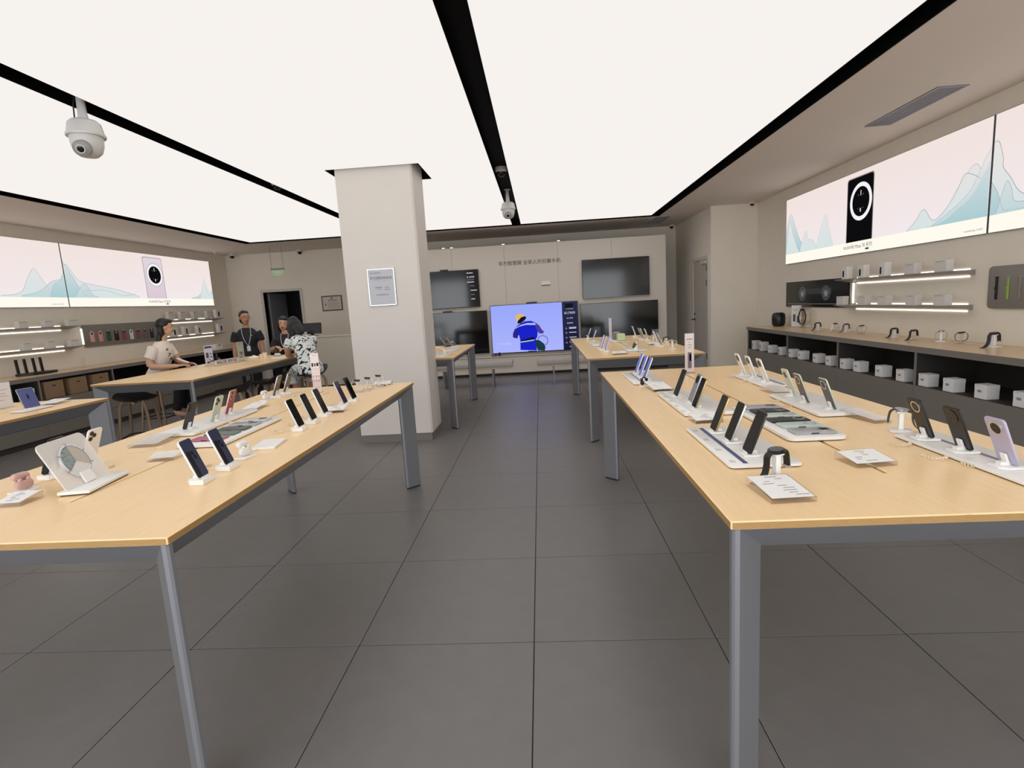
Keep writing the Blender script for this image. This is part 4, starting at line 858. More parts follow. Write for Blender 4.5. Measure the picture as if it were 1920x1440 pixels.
watch(1.52, 6.6, .9, 10, 'black strapped watch behind the white watch', CBK, CASEB, 'open', 1.1, None, 'stand of the black strapped watch on the green cube table')
watch(1.46, 6.06, .9, 0, 'white strapped watch at the near door side corner', WST, CASES, 'closed', 1.2, None, 'stand of the white strapped watch')
tray(.655, .80, 6.88, 7.52, .02, 'stacked white tray on the aisle side of the green cube table', None)
tray(.965, 1.20, 7.29, 8.0, .012, 'white tray under the green and grey cubes', None)
tray(.945, 1.17, 5.965, 6.50, .012, 'white tray under the small square gadgets', None)
def cube(x, y, s, m, label):
    t = thing('cube_speaker', label, 'speaker', T(x, y, .912) @ RZ(rad(4))); B('body', MB().cbox(-s/2, s/2, -s/2, s/2, .004, s, .004), m, t); B('base_pad', MB().box(-s*.45, s*.45, -s*.45, s*.45, 0, .004), M_DARK, t); B('top_plate', MB().prism(rrect(s*.8, s*.8, .01), s, s+.002), M_WHITE, t)
cube(1.095, 7.44, .098, mat('lime cube', '#c7d8a4', .4), 'pale green cube on the far table tray'); cube(1.08, 7.78, .10, mat('grey cube', '#7d7d7a', .5), 'grey cube behind the pale green cube')
acrylic_sign(1.058, 8.25, .9, .05, .305, 0, 'narrow white upright sign before the lower black screen', mat('lavender card', '#d8d5e6', .5, emit='#d8d5e6', estr=.0), [('print_line', M_GREYINK, [(-.3, .3, .9, .91), (-.3, .2, .5, .51)])], base=.06)
for k, (x, y) in enumerate(((1.045, 6.10), (1.065, 6.2), (1.085, 6.3), (1.10, 6.4))):
    t = thing('square_gadget', '%s tilted square gadget from the near tray end' % ORD[k], 'gadget', T(x, y, .912) @ RZ(rad(-90)), 'square gadgets on the far table tray')
    B('holder', MB().box(-.02, .02, -.01, .03, 0, .02), M_WHITE, t); B('gadget_body', MB().prism(rrect(.05, .06, .008), -.009, .009, T(0, 0, .042) @ RX(PI/2-.6), .003), M_WHITE if k else M_BLKM, t); B('gadget_face', MB().prism(rrect(.04, .05, .006), .009, .0096, T(0, 0, .042) @ RX(PI/2-.6)), M_BLK, t)
price_plate(1.36, 6.72, 4, 'white price plate on the door side of the green cube table', .09, .16); price_plate(.83, 5.78, 4, 'white price plate at the near aisle corner of the green cube table', .16, .10)
acrylic_sign(1.6, 7.5, .9, .15, .14, 0, 'clear blank sign by the door side phones', None, [('print_line', M_GREYINK, [(-.2, .2, .45, .52)])])
# ---- short table behind the column
for k, (x, y, l) in enumerate(((-1.47, 8.36, 'grey tablet reclining on the table behind the column, nearer the column'), (-1.35, 8.2, 'blue grey phone reclining on the table behind the column'))):
    t = thing('tablet', l, 'tablet', T(x, y, .915) @ RZ(rad(62)) @ RX(rad(-38)), 'devices behind the column')
    B('body', MB().prism(rrect(.15 if k == 0 else .11, .17, .01), 0, .008, T(0, 0, .085) @ RX(PI/2), .002), SIL, t); B('screen', MB().prism(rrect(.14 if k == 0 else .10, .16, .006), .008, .0085, T(0, 0, .085) @ RX(PI/2)), mat('tablet screen %d' % k, '#2d3038' if k else '#3a3a38', .15), t)
    st = thing('tablet_stand', ['black stand under the grey tablet behind the column', 'white stand under the blue grey phone behind the column'][k], 'stand', T(x, y, .9) @ RZ(rad(62))); B('base', MB().prism(rrect(.11, .09, .012), 0, .012, None, .002), M_BLKM if k == 0 else M_WHITE, st); B('support', MB().box(-.02, .02, .015, .03, .012, .09, RX(rad(-12))), M_BLKM if k == 0 else M_WHITE, st)
tray(-1.36, -1.2, 7.25, 7.95, .012, 'white tray on the table behind the column', None); tray(-1.75, -1.19, 6.50, 7.05, .012, 'broad white tray at the near end of the table behind the column', None)
t = thing('headset', 'white headband headset lying on the table behind the column', 'headset', T(-1.36, 6.95, .912)); B('headband', MB().tube(smooth3([(-.08, 0, .01), (-.06, .0, .06), (0, 0, .085), (.06, 0, .06), (.08, 0, .01)], 6), .008, 8), M_WHITE, t); B('ear_pad', MB().ell((-.08, 0, .02), (.02, .03, .03)), M_WHITE, t); B('ear_pad', MB().ell((.08, 0, .02), (.02, .03, .03)), M_WHITE, t)
# ---- table at the picture edge
tray(-4.08, -3.95, 3.78, 4.05, .012, 'thin white tray under the blue folding phone', None)
t = thing('folding_phone', 'opened blue folding phone standing on the picture edge table', 'phone', T(-4.019, 3.925, .918) @ RZ(rad(90)) @ RX(rad(-17))); B('body', MB().prism(rrect(.135, .160, .008), -.003, .003, T(0, 0, .08) @ RX(PI/2), .001), SIL, t); B('screen', MB().prism(rrect(.130, .155, .007), .003, .0034, T(0, 0, .08) @ RX(PI/2)), mat('folding screen', '#0c0c10', .1, emit='#505683', estr=.75), t); B('wallpaper', MB().prism(circ(.014, 20, -.0, .01, .6, 1.6), .0034, .0037, T(0, 0, .08) @ RX(PI/2)), M_SCRND, t)
t = thing('folding_phone_stand', 'white stand behind the blue folding phone', 'stand', T(-4.019, 3.925, .912) @ RZ(rad(90))); B('base', MB().prism(rrect(.1, .06, .01), 0, .006), M_WHITE, t); B('cradle', MB().box(-.02, .02, .006, .013, .004, .06, RX(rad(-17))), M_WHITE, t)
price_plate(-4.10, 4.20, 10, 'white price plate behind the blue folding phone', .14, .20, True)
acrylic_sign(-4.41, 4.06, .9, .15, .215, 75, 'white sign with pink print cut by the picture edge', mat('white sign card', '#ece8e8', .5), [('print_line', mat('pink ink', '#c79aa6', .6), [(-.3, .3, .7, .72), (-.3, .2, .55, .57), (-.3, .3, .45, .47), (-.3, .1, .3, .32)])])
# ---- service table
acrylic_sign(-4.58, 7.10, .9, .165, .285, 85, 'white sign with dark header on the service table', mat('sign white', '#e6e4e6', .5), [('header', mat('header slate', '#3d4149', .5), [(-.42, .42, .86, .95)]), ('print_tiles', mat('ink slate', '#4c4e58', .6), [(-.35, -.05, .4, .65), (.15, .3, .55, .62), (.15, .35, .4, .47), (-.3, .0, .14, .22), (.05, .42, .2, .26), (-.1, .1, .3, .33)])])
t = acrylic_sign(-4.42, 7.24, .9, .50, .078, 85, 'long low white sign with black lettering on the service table', mat('sign ivory', '#ece6dc', .5), []); text('体验之旅  服务专席', .05, M_INK, t, Matrix(((1, 0, 0, .0), (0, 0, -1, -.0047), (0, 1, 0, .04), (0, 0, 0, 1))))
acrylic_sign(-4.405, 7.59, .9, .155, .29, 85, 'pale green sign before the standing staff member', GREENP, [('print_line', M_GREYINK, [(-.3, .3, .88, .9), (-.1, .1, .82, .84)]), ('print_tiles', mat('ink sage', '#70756e', .6), [(-.25, .25, .42, .5), (-.15, .3, .34, .4), (-.2, .1, .2, .27)])])
o = tag(B('tissue_pack', MB().cbox(-.07, .07, -.045, .045, 0, .03, .008), M_WHITEM, None, T(-4.50, 8.10, .9) @ RZ(rad(20))), 'white tissue pack on the service table near the standing staff member', 'tissue pack'); B('tissue', MB().ell((0, 0, .034), (.03, .014, .012)), M_WHITE, o)
def cup(x, y, h, label):
    t = thing('paper_cup', label, 'cup', T(x, y, .9)); B('cup_wall', MB().lathe([(.024, 0), (.034, h), (.0355, h+.002), (.032, h), (.023, .004), (.002, .004)], 20), mat('paper cup', '#efe2cd', .6), t); B('drink', MB().lathe([(.030, h*.78), (.030, h*.8)], 16), mat('tea', '#b98f5d', .2), t)
cup(-4.24, 7.95, .085, 'cream paper cup in front of the seated staff member'); cup(-4.33, 8.02, .06, 'short paper cup beside the cream cup')
o = tag(B('phone_carton', MB().cbox(-.04, .04, -.075, .075, 0, .045, .002), mat('grey carton', '#a9a7a2', .5), None, T(-4.18, 8.22, .9) @ RZ(rad(30))), 'small grey phone carton before the seated staff member', 'carton'); B('carton_lid', MB().box(-.041, .041, -.076, .076, .03, .046), WB, o)
o = tag(B('document', MB().box(-.1, .1, -.14, .14, 0, .004), M_WHITEM, None, T(-4.03, 7.95, .9) @ RZ(rad(25))), 'paper sheets under the arm of the woman in the patterned dress', 'paper'); B('print_line', MB().flat([(-.07, -.1), (.07, -.1), (.07, -.095), (-.07, -.095)], .0045).flat([(-.07, -.07), (.05, -.07), (.05, -.065), (-.07, -.065)], .0045), M_GREYINK, o, None, 0)
o = tag(B('notebook', MB().cbox(-.10, .10, -.07, .07, 0, .008, .002), M_WHITEM, None, T(-4.77, 7.15, .9) @ RZ(rad(5))), 'white open pad in front of the woman in white', 'notebook'); B('spine', MB().box(-.003, .003, -.07, .07, .008, .0095), M_GREYINK, o)

# ---- goods on the walls and counters
def product_box(M, w, d, h, label, m, deco, group, name='product_box'):
    t = thing(name, label, 'box', M, group)
    B('carton_body', MB().cbox(0, w, 0, d, 0, h*.72, .0012), m, t); B('carton_lid', MB().cbox(-.0008, w+.0008, -.0008, d+.0008, h*.70, h, .0012), m, t)
    for (nm, mm, f) in deco: B(nm, f, mm, t, None, 0)
    return t
def sq(x0, x1, z0, z1, y): return MB().add([(x0, y, z0), (x1, y, z0), (x1, y, z1), (x0, y, z1)], [(0, 1, 2, 3)])
BOXW = mat('box white', '#e4e1de', .5)
yf = [9.168, 8.859, 8.531, 8.171, 7.841, 7.552, 7.143, 6.826, 6.502, 6.228, 5.827, 5.490, 5.169, 4.859, 4.512, 4.151]
for k, yy in enumerate(yf):
    y = yy*.977; h = .14 if k < 2 else .113
    M = on_right(3.45, y, .542) @ RX(-PI/2)      # local x runs away from the far end, local y into the niche
    M = Matrix(((0, 1, 0, 3.445), (-1, 0, 0, y), (0, 0, 1, .542), (0, 0, 0, 1)))
    dc = [('print_watch', M_BLK, MB().add([(.035+.022*math.cos(a)*(.6), -.0012, h*.45+.04*math.sin(a)) for a in [2*PI*i/16 for i in range(16)]], [tuple(range(16))]))] if k < 2 or k == 3 else [('print_mark', M_GREYINK, sq(.03, .07, h*.45, h*.62, -.0012))]
    product_box(M, .115, .10, h, 'white boxed gadget in the niche below the watches, %s from the pilaster' % ORD[k], BOXW, dc+[('fine_print', M_GREYINK, sq(.01, .05, h*.9, h*.93, -.0012))], 'white boxes in the watch counter niche')
for row, (zz, hh, lst, nm) in enumerate(((1.566, .15, [7.06, 6.71, 6.32, 5.89, 5.46], 'upper'), (1.245, .108, [7.16, 6.70, 6.32, 5.85, 5.45], 'lower'))):
    for k, y in enumerate(lst):
        pill = row == 0 and k < 3; w = .11 if pill else .15; h = hh if pill else .108
        M = Matrix(((0, 1, 0, 3.815), (-1, 0, 0, y), (0, 0, 1, zz), (0, 0, 0, 1)))
        dc = [('print_gadget', M_BLK, MB().add([(.038+p[0], -.0012, h*.42+p[1]) for p in rrect(.032, h*.55, .015)], [tuple(range(20))]))] if pill else [('fine_print', M_GREYINK, sq(.02, .12, h*.86, h*.9, -.0012))]
        product_box(M, w, .07, h, 'white box on the %s watch side shelf, %s from the black screen poster' % (nm, ORD[k]), BOXW if pill else mat('box warm white', '#d8d3cd', .5), dc, 'white boxes on the watch side shelves')
def shelf_boxes_left(zz, lst, desc):
    for k, (y, w, h, pic) in enumerate(lst):
        M = Matrix(((0, -1, 0, -7.27), (1, 0, 0, y), (0, 0, 1, zz), (0, 0, 0, 1)))
        dc = [('print_gadget', M_INK, sq(w*.35, w*.65, h*.2, h*.75, -.0012))] if pic else [('fine_print', M_GREYINK, sq(.02, w-.02, h*.84, h*.9, -.0012))]
        product_box(M, w, .07, h, desc % ORD[k], MATS['box warm white'] if not pic else BOXW, dc, 'white boxes on the case side shelves')
shelf_boxes_left(1.566, [(7.13, .14, .095, 0), (7.53, .14, .095, 0), (7.93, .17, .095, 0)], 'white box on the upper shelf above the router, %s from the picture edge')
shelf_boxes_left(1.25, [(7.14, .12, .11, 0), (7.51, .13, .11, 0), (7.9, .16, .10, 0)], 'white box on the lower shelf above the router, %s from the picture edge')
shelf_boxes_left(1.578, [(10.19, .14, .165, 0), (10.55, .13, .165, 0), (10.95, .14, .165, 0), (11.42, .13, .16, 0), (11.75, .20, .19, 1)], 'tall white box on the upper corner shelf, %s from the case board')
shelf_boxes_left(1.25, [(10.22, .16, .185, 1), (10.59, .15, .195, 1), (11.02, .13, .195, 1), (11.78, .19, .20, 1)], 'tall white box on the lower corner shelf, %s from the case board')
# phone case board on the wall
t = thing('case_board', 'grey board of hanging phone cases behind the woman in white', 'display board', on_left(X0, 8.335, 1.205)); B('board', MB().prism(rrect(1.78, .365, .012, 3, .89, .1825), 0, .028, None, .003), mat('board grey', '#7d786f', .5), t); B('back_glow', MB().box(.02, 1.76, .01, .355, -.0, .004), mat('board back', '#9a958c', .5), t)
for k in range(9): B('hook', MB().tube([(.17+.172*k, .24, .028), (.17+.172*k, .24, .05)], .003, 6), SIL, t)
cols = [('pink bear shaped', '#d8a9a6'), ('pink rimmed', '#d39a98'), ('dark green', '#2f5246'), ('black', '#1c1922'), ('raspberry', '#8e4a5c'), ('white', '#d9d6d0'), ('mauve', '#855068'), ('speckled grey', '#6d6468'), ('black and silver', '#222228')]
for k, (nm, c) in enumerate(cols):
    c_ = thing('phone_case', '%s phone case hanging on the grey wall board' % nm, 'phone case', on_left(X0+.030, 8.445+.172*k, 1.372-.002*k) @ RZ(rad(0)), 'hanging phone cases')
    B('shell', MB().prism(rrect(.085, .17, .014, 4, .04, -.005), 0, .012, None, .003), mat('case '+nm, c, .45, noise=.4 if 'speck' in nm else 0, scale=90), c_)
    B('camera_hole', MB().prism(circ(.018, 18, .032, .05), .012, .0135), M_BLK if k not in (3, 8) else SIL, c_)
    B('hang_tab', MB().box(.035, .045, .075, .095, .002, .006), M_WHITE, c_)
# strap board
t = thing('strap_board', 'rounded taupe board of watch straps at the picture edge', 'display board', on_right(4.0, 5.015, 1.215)); B('board', MB().prism(rrect(1.1, .365, .04, 6, .55, .1825), 0, .03, None, .003), mat('strap board taupe', '#827c75', .5), t); B('back_glow', MB().box(.05, 1.05, .03, .33, 0, .003), M_WHITE, t)
for k, (nm, c) in enumerate((('black', '#161416'), ('lime green', '#8fae4d'), ('stone grey', '#8a8072'), ('navy', '#2c3450'), ('white', '#d8d5cf'))):
    y = 4.92-.115*k; s_ = thing('watch_strap', '%s watch strap hanging on the taupe board' % nm, 'watch strap', on_right(3.97, y, 1.39), 'hanging watch straps')
    B('strap', MB().prism(rrect(.022, .095, .008, 3, 0, .050), 0, .008, None, .002).prism(rrect(.022, .095, .008, 3, 0, -.050), 0, .008, None, .002), mat('strap '+nm, c, .5), s_); B('link', MB().cbox(-.014, .014, -.012, .012, .0, .012, .002), mat('strap '+nm, c, .5), s_); B('buckle', MB().box(-.013, .013, .088, .1, .0, .01), SIL if k else M_BLKM, s_)
# black screen poster
t = thing('screen_poster', 'glossy black display panel with two ring graphics on the wall', 'display panel', on_right(4.0, 8.935, 1.20)); B('panel', MB().cbox(0, 1.74, 0, .385, 0, .03, .003), M_BLK, t); B('edge_light', MB().box(-.004, 1.744, .385, .392, .0, .012).box(-.004, 1.744, -.008, 0, 0, .012), M_WHITE, t)
M_GRAPH = mat('poster graphic', '#8c8f94', .4, emit='#6f7378', estr=.25)
for cx in (.54, 1.21):
    for r in (.05, .075, .10): B('ring_graphic', MB().ring(r, r-.006, .0302, .0308, 32, None, cx, .20), M_GRAPH, t)
    B('disc_graphic', MB().flat(circ(.045, 24, cx, .19), .0305), M_GRAPH, t, None, 0)
B('bar_graphic', MB().flat([(.4, .19), (1.35, .19), (1.35, .27), (.4, .27)], .0302), mat('poster bar', '#3b3e42', .4), t, None, 0); B('line_graphic', MB().flat([(.06, .045), (1.6, .045), (1.6, .052), (.06, .052)], .0302), M_GRAPH, t, None, 0)
# counter goods
t = thing('smart_speaker', 'rounded black speaker at the far end of the watch worktop', 'speaker', T(3.80, 8.80, .902)); B('body', MB().lathe([(.06, 0), (.085, .012), (.098, .05), (.10, .13), (.094, .185), (.075, .21), (.02, .215)], 32), mat('speaker mesh', '#0d0d0f', .35), t); B('top_dial', MB().lathe([(.05, .213), (.05, .218)], 24), M_BLK, t)
acrylic_sign(3.90, 8.42, .902, .17, .33, -60, 'white card sign with two watch pictures on the watch worktop', M_WHITEM, [('print_watch', mat('ink plum', '#57505a', .6), [(-.3, -.08, .25, .58), (.08, .3, .2, .5)]), ('print_line', M_GREYINK, [(-.35, .35, .8, .815), (-.2, .2, .74, .75)])])
acrylic_sign(3.90, 8.14, .902, .19, .335, -60, 'clear sign stand behind the black hanging strap', None, [])
t = thing('hanging_strap', 'black wrist strap looped on the clear sign', 'watch strap', T(3.855, 8.13, .92) @ RZ(rad(-60))); B('loop', MB().tube([(.055*math.sin(a), -.01, .14+.11*math.cos(a)*1.0) for a in [rad(d) for d in range(-160, 161, 16)]], .009, 8), LEA, t); B('buckle', MB().box(-.025, .025, -.02, 0, .235, .265), M_BLKM, t)
wd = [(3.80, 7.58, CBK, 'open', 'black strap watch nearest the clear sign'), (3.85, 7.24, WST, 'open', 'white strap watch beside the black one'), (3.87, 7.02, mat('grey strap', '#6f6a64', .5), 'open', 'grey strap watch between white and brown ones'), (3.83, 6.62, BRN, 'closed', 'brown looped watch in the middle of the worktop'), (3.80, 5.98, CBK, 'open', 'slim black strap watch after the brown looped one'), (3.77, 5.63, CBK, 'open', 'black watch bending forward beside the tan looped one'), (3.83, 5.34, TAN, 'closed', 'tan looped watch before the black looped one'), (3.86, 5.13, CBK, 'closed', 'black looped watch beside the largest watch'), (3.80, 4.70, mat('slate strap', '#2a2c30', .5), 'open', 'largest dark watch at the near end of the worktop')]
for k, (x, y, m, kd, lab) in enumerate(wd): watch(x, y, .902, 195 if kd == 'open' else 150, lab, m, CASEB if m is not TAN else CASES, kd, 1.2 if k < 8 else 1.45, M_ACR if k % 2 else M_WHITE, 'watch stand on the worktop, %s from the black speaker' % ORD[k])
for k, y in enumerate((6.3, 5.5, 4.95)):
    o = tag(B('counter_cable', MB().tube(smooth3([(0, .18, .003), (.03, .05, .003), (-.02, -.06, .003), (.02, -.16, .003)], 6), .003, 6), M_CREAM, None, T(3.86, y, .902)), 'cream cable on the watch worktop, %s from the black speaker' % ORD[k], 'cable', 'cables on the watch worktop'); B('plug', MB().box(.012, .032, -.185, -.155, 0, .01), M_CREAM, o)
# left counter goods
t = thing('wireless_router', 'black router with four upright antennas on the case side worktop', 'router', T(-7.12, 7.12, .913)); B('body', MB().prism([(-.10, -.23), (.0, -.25), (.10, -.16), (.12, .10), (.06, .26), (-.08, .20)], 0, .035, None, .012), M_BLKM, t)
for k, y in enumerate((-.20, -.08, .05, .16)): B('antenna', MB().cbox(-.009, .009, -.02, .02, 0, .20, .004, T(-.075, y, .03) @ RX(rad(3))), M_BLKM, t)
o = tag(B('white_card_stand', MB().box(-7.3, -7.28, 8.06, 8.12, .913, 1.05), clear('card stand clear', (.98, .98, .97), .2), None), 'faint clear card stand on the case side worktop', 'card stand'); B('foot', MB().box(-7.32, -7.2, 8.0, 8.16, .913, .918), M_FROST, o)
t = thing('product_box', 'white box with grey print at the corner end of the case side worktop', 'box', T(-7.06, 11.24, .913) @ RZ(rad(90))); B('carton_body', MB().cbox(0, .24, 0, .12, 0, .10, .002), M_WHITEM, t); B('print_mark', sq(.07, .18, .055, .08, -.0015), M_GREYINK, t); 
CARD = mat('brown cardboard', '#8a6f52', .8, noise=.05, scale=30)
for k, (a, b) in enumerate(((6.83, 7.13), (7.23, 7.52), (7.63, 7.93))):
    t = thing('carton', 'brown cardboard carton in the case side niche, %s from the picture edge' % ORD[k], 'carton', Matrix(((0, -1, 0, -6.775), (1, 0, 0, a), (0, 0, 1, .585), (0, 0, 0, 1))), 'cardboard cartons in the niche')
    B('carton_body', MB().cbox(0, b-a, 0, .3, 0, .235, .003), CARD, t); B('tape', MB().box((b-a)*.5-.02, (b-a)*.5+.02, -.001, .3, .2352, .236), mat('parcel tape', '#a98d66', .4), t); B('hand_hole', MB().box((b-a)*.5-.025, (b-a)*.5+.025, -.0015, .0005, .165, .18), M_INK, t)
for k, (y, w, h, lab) in enumerate(((6.27, .09, .16, 'white box with black stripe in the niche by the picture edge'), (6.55, .15, .18, 'white box in the niche behind the blue folding phone'))):
    product_box(Matrix(((0, -1, 0, -6.79), (1, 0, 0, y), (0, 0, 1, .585), (0, 0, 0, 1))), w, .09, h, lab, BOXW, [('print_gadget', M_INK, sq(w*.35, w*.6, h*.1, h*.6, -.0012))], 'white boxes in the case side niche')
STAR = mat('star card', '#cfcac4', .6)
for k, y in enumerate((9.85, 10.55, 10.86)):
    pts = [((.075 if i % 2 == 0 else .042)*math.sin(2*PI*i/10), (.075 if i % 2 == 0 else .042)*math.cos(2*PI*i/10)) for i in range(10)]
    t = thing('star_ornament', 'pale star shaped ornament in the dark niche, %s from the picture edge' % ORD[k], 'ornament', on_left(-6.80, y, .68), 'star ornaments'); B('star', MB().prism(pts, 0, .012), STAR, t, None, 0); B('star_centre', MB().lathe([(.018, .012), (.014, .018)], 12), M_INK, t); B('star_foot', MB().box(-.03, .03, -.095, -.05, -.02, .02), STAR, t)
# ------------------------------------------------------------------ stools
M_SEAT = mat('stool shell', '#1b1b1d', .35); M_SWOOD = mat('stool beech', '#8d745c', .5, noise=.08, scale=30, stretch=(1, 1, .2))
def seat_shell():
    m = MB(); N, K = 28, 7; vs = []; fs = []
    for side in (0, 1):
        for k in range(K+1):
            r = k/K
            for j in range(N):
                a = 2*PI*j/N; back = max(0, math.sin(a)); z = .66+.03*r**3+.11*back**1.5*r**4-(.018 if side else 0)*(1-.4*r)
                vs.append((.225*r*math.cos(a), .205*r*math.sin(a)+.02*r*back, z))
    n1 = (K+1)*N
    for side in (0, 1):
        for k in range(K):
            for j in range(N):
                q = (side*n1+k*N+j, side*n1+k*N+(j+1) % N, side*n1+(k+1)*N+(j+1) % N, side*n1+(k+1)*N+j); fs.append(q if side == 0 else q[::-1])
    for j in range(N): fs.append((K*N+j, K*N+(j+1) % N, n1+K*N+(j+1) % N, n1+K*N+j))
    return m.add(vs, fs)
def leg_mesh(): return MB().tube([(.11, .10, .655), (.135, .125, .6), (.185, .175, 0)], [.016, .019, .013], 8)
def stool(x, y, rz, label):
    t = thing('bar_stool', label, 'stool', T(x, y, 0) @ RZ(rad(rz)), 'bar stools at the service table')
    O('seat', cached('stool_seat', seat_shell), M_SEAT, t)
    for k in range(4): O('leg', cached('stool_leg', leg_mesh), M_SWOOD, t, RZ(PI/2*k))
    B('under_frame', MB().box(-.12, .12, -.015, .015, .625, .645).box(-.015, .015, -.12, .12, .625, .645), M_SWOOD, t)
    for k in range(4): B('footrest', MB().tube([(.165, .155, .24), (-.155, .165, .24)], .010, 6), M_BLKM, t, RZ(PI/2*k))
stool(-4.72, 5.86, 200, 'dark shell stool tucked under the near end of the service table')
stool(-3.70, 6.12, -80, 'dark shell stool tucked against the aisle side of the service table')
stool(-3.62, 6.85, -95, 'dark shell stool between the tucked stool and the woman in the patterned dress')
stool(-3.32, 7.46, -40, 'dark shell stool under the woman in the patterned dress')
stool(-5.34, 7.05, 90, 'dark shell stool under the woman in white')
stool(-4.34, 8.98, 0, 'dark shell stool under the seated staff member')
# ------------------------------------------------------------------ people
SKIN = mat('skin', '#c59a80', .5, spec=.3); SKIN2 = mat('skin tan', '#b98a6d', .5, spec=.3); HAIR = mat('black hair', '#0c0a0a', .45, noise=.3, scale=60, stretch=(8, 8, 1))
def solid(name, mb, m, parent, vox=.009, it=4):
    me = D.meshes.new('tmp'); me.from_pydata(mb.v, [], mb.f); o = D.objects.new('tmp', me); COL.objects.link(o)
    r = o.modifiers.new('r', 'REMESH'); r.mode = 'VOXEL'; r.voxel_size = vox
    s = o.modifiers.new('s', 'SMOOTH'); s.factor = .5; s.iterations = it
    dg = bpy.context.evaluated_depsgraph_get(); dg.update(); out = D.meshes.new_from_object(o.evaluated_get(dg)); D.objects.remove(o); D.meshes.remove(me)
    out.name = name; out.materials.clear(); out.materials.append(None); out.polygons.foreach_set('use_smooth', [True]*len(out.polygons))
    return O(name, out, m, parent)
def loft(mb, rings, yaw):
    """rings: (center, half width, half depth); ellipses lying across the facing direction"""
    f = Vector((math.cos(yaw), math.sin(yaw), 0)); s = Vector((-math.sin(yaw), math.cos(yaw), 0)); n = 20; vs = []; fs = []
    for c, a, b in rings:
        c = Vector(c); vs += [tuple(c+s*a*math.cos(2*PI*i/n)+f*b*math.sin(2*PI*i/n)) for i in range(n)]
    for k in range(len(rings)-1):
        for j in range(n): fs.append((k*n+j, k*n+(j+1) % n, (k+1)*n+(j+1) % n, (k+1)*n+j))
    fs.append(tuple(range(n-1, -1, -1))); fs.append(tuple(range((len(rings)-1)*n, len(rings)*n))); mb.add(vs, fs)
def limb(mb, pts, rr, grow=0.0):
    P = smooth3(pts, 5); n = len(P); k = len(rr)-1; R = []
    for i in range(n):
        f = i/(n-1)*k; j = min(int(f), k-1); R.append(rr[j]+(rr[j+1]-rr[j])*(f-j)+grow)
    mb.tube(P, R, 12)
def hand(mb, wrist, d, up, side=1, curl=.5):
    """palm and five fingers from the wrist along d; up is the back of the hand"""
    d = Vector(d).normalized(); up = Vector(up); up = (up-d*up.dot(d)).normalized(); s = d.cross(up)*side; w = Vector(wrist)
    M = Matrix(((d.x, s.x, up.x, 0), (d.y, s.y, up.y, 0), (d.z, s.z, up.z, 0), (0, 0, 0, 1))); M = Matrix.Translation(w) @ M
    mb.ell((.045, 0, 0), (.050, .038, .015), 14, 8, M)
    for k, L in enumerate((.062, .072, .068, .052)):
        y = .028-.0185*k; mb.tube([tuple(M @ Vector(p)) for p in ((.07, y*.9, 0), (.09+L*.35, y, -.004-.01*curl), (.09+L*.75, y*1.02, -.012-.03*curl), (.09+L*.85, y*1.02, -.02-.055*curl))], [.0095, .009, .0082, .007], 8)
    mb.tube([tuple(M @ Vector(p)) for p in ((.02, .030, -.002), (.05, .052, -.008), (.078, .055, -.016))], [.0115, .010, .008], 8)
def head(mb, c, yaw, tilt=0, s=1.0, roll=0):
    """skull, jaw, nose, ears; returns the head frame (x forward, y left, z up)"""
    M = T(*c) @ RZ(yaw) @ RY(tilt) @ RX(roll) @ Matrix.Scale(s, 4)
    mb.ell((-.008, 0, .03), (.092, .073, .088), 20, 14, M); mb.ell((.022, 0, -.035), (.062, .058, .075), 18, 12, M); mb.ell((.040, 0, -.078), (.034, .032, .026), 14, 8, M)
    mb.ell((.085, 0, -.012), (.016, .012, .024), 10, 8, M); mb.ell((.092, 0, -.024), (.013, .014, .010), 10, 8, M)
    for y in (-1, 1): mb.ell((-.008, .074*y, -.008), (.016, .008, .027), 10, 8, M); mb.ell((.062, .034*y, -.03), (.022, .02, .022), 10, 8, M)
    return M
def face(parent, M, mouth_open=False, lip='#8d4a45', glasses=False):
    ew = mat('eye white', '#d8d2cc', .3); ei = mat('iris', '#1a1210', .2); br = HAIR; lp = mat('lips '+lip, lip, .4)
    for y in (-1, 1):
        e = B('eye', MB().ell((.079, .032*y, .006), (.007, .0145, .0065), 12, 8, M), ew, parent); B('iris', MB().ell((.0845, .032*y, .006), (.003, .0058, .0058), 10, 6, M), ei, e)
        B('eyebrow', MB().tube([tuple(M @ Vector(p)) for p in ((.083, .016*y, .026), (.082, .034*y, .031), (.072, .050*y, .026))], [.003, .0038, .002], 6), br, parent)
    B('lips', MB().ell((.080, 0, -.053), (.010, .022, .006 if not mouth_open else .016), 12, 8, M).ell((.079, 0, -.061), (.009, .018, .006), 12, 8, M), lp, parent)
    if mouth_open: B('open_mouth', MB().ell((.0855, 0, -.056), (.006, .013, .009), 12, 8, M), mat('mouth dark', '#3a1210', .5), parent)
    if glasses:
        g = MB()
        for y in (-1, 1): g.tube([tuple(M @ Vector((.094, .033*y+.023*math.cos(a), .004+.018*math.sin(a)))) for a in [2*PI*i/16 for i in range(17)]], .0016, 5); g.tube([tuple(M @ Vector(p)) for p in ((.094, .056*y, .008), (.05, .076*y, .010), (-.005, .078*y, .004))], .0015, 5)
        g.tube([tuple(M @ Vector(p)) for p in ((.094, -.010, .006), (.096, 0, .009), (.094, .010, .006))], .0015, 5); B('glasses', g, mat('glasses frame', '#2a2522', .3, metal=.5), parent)
def person(label, group=None): return thing('person', label, 'person', None, group)
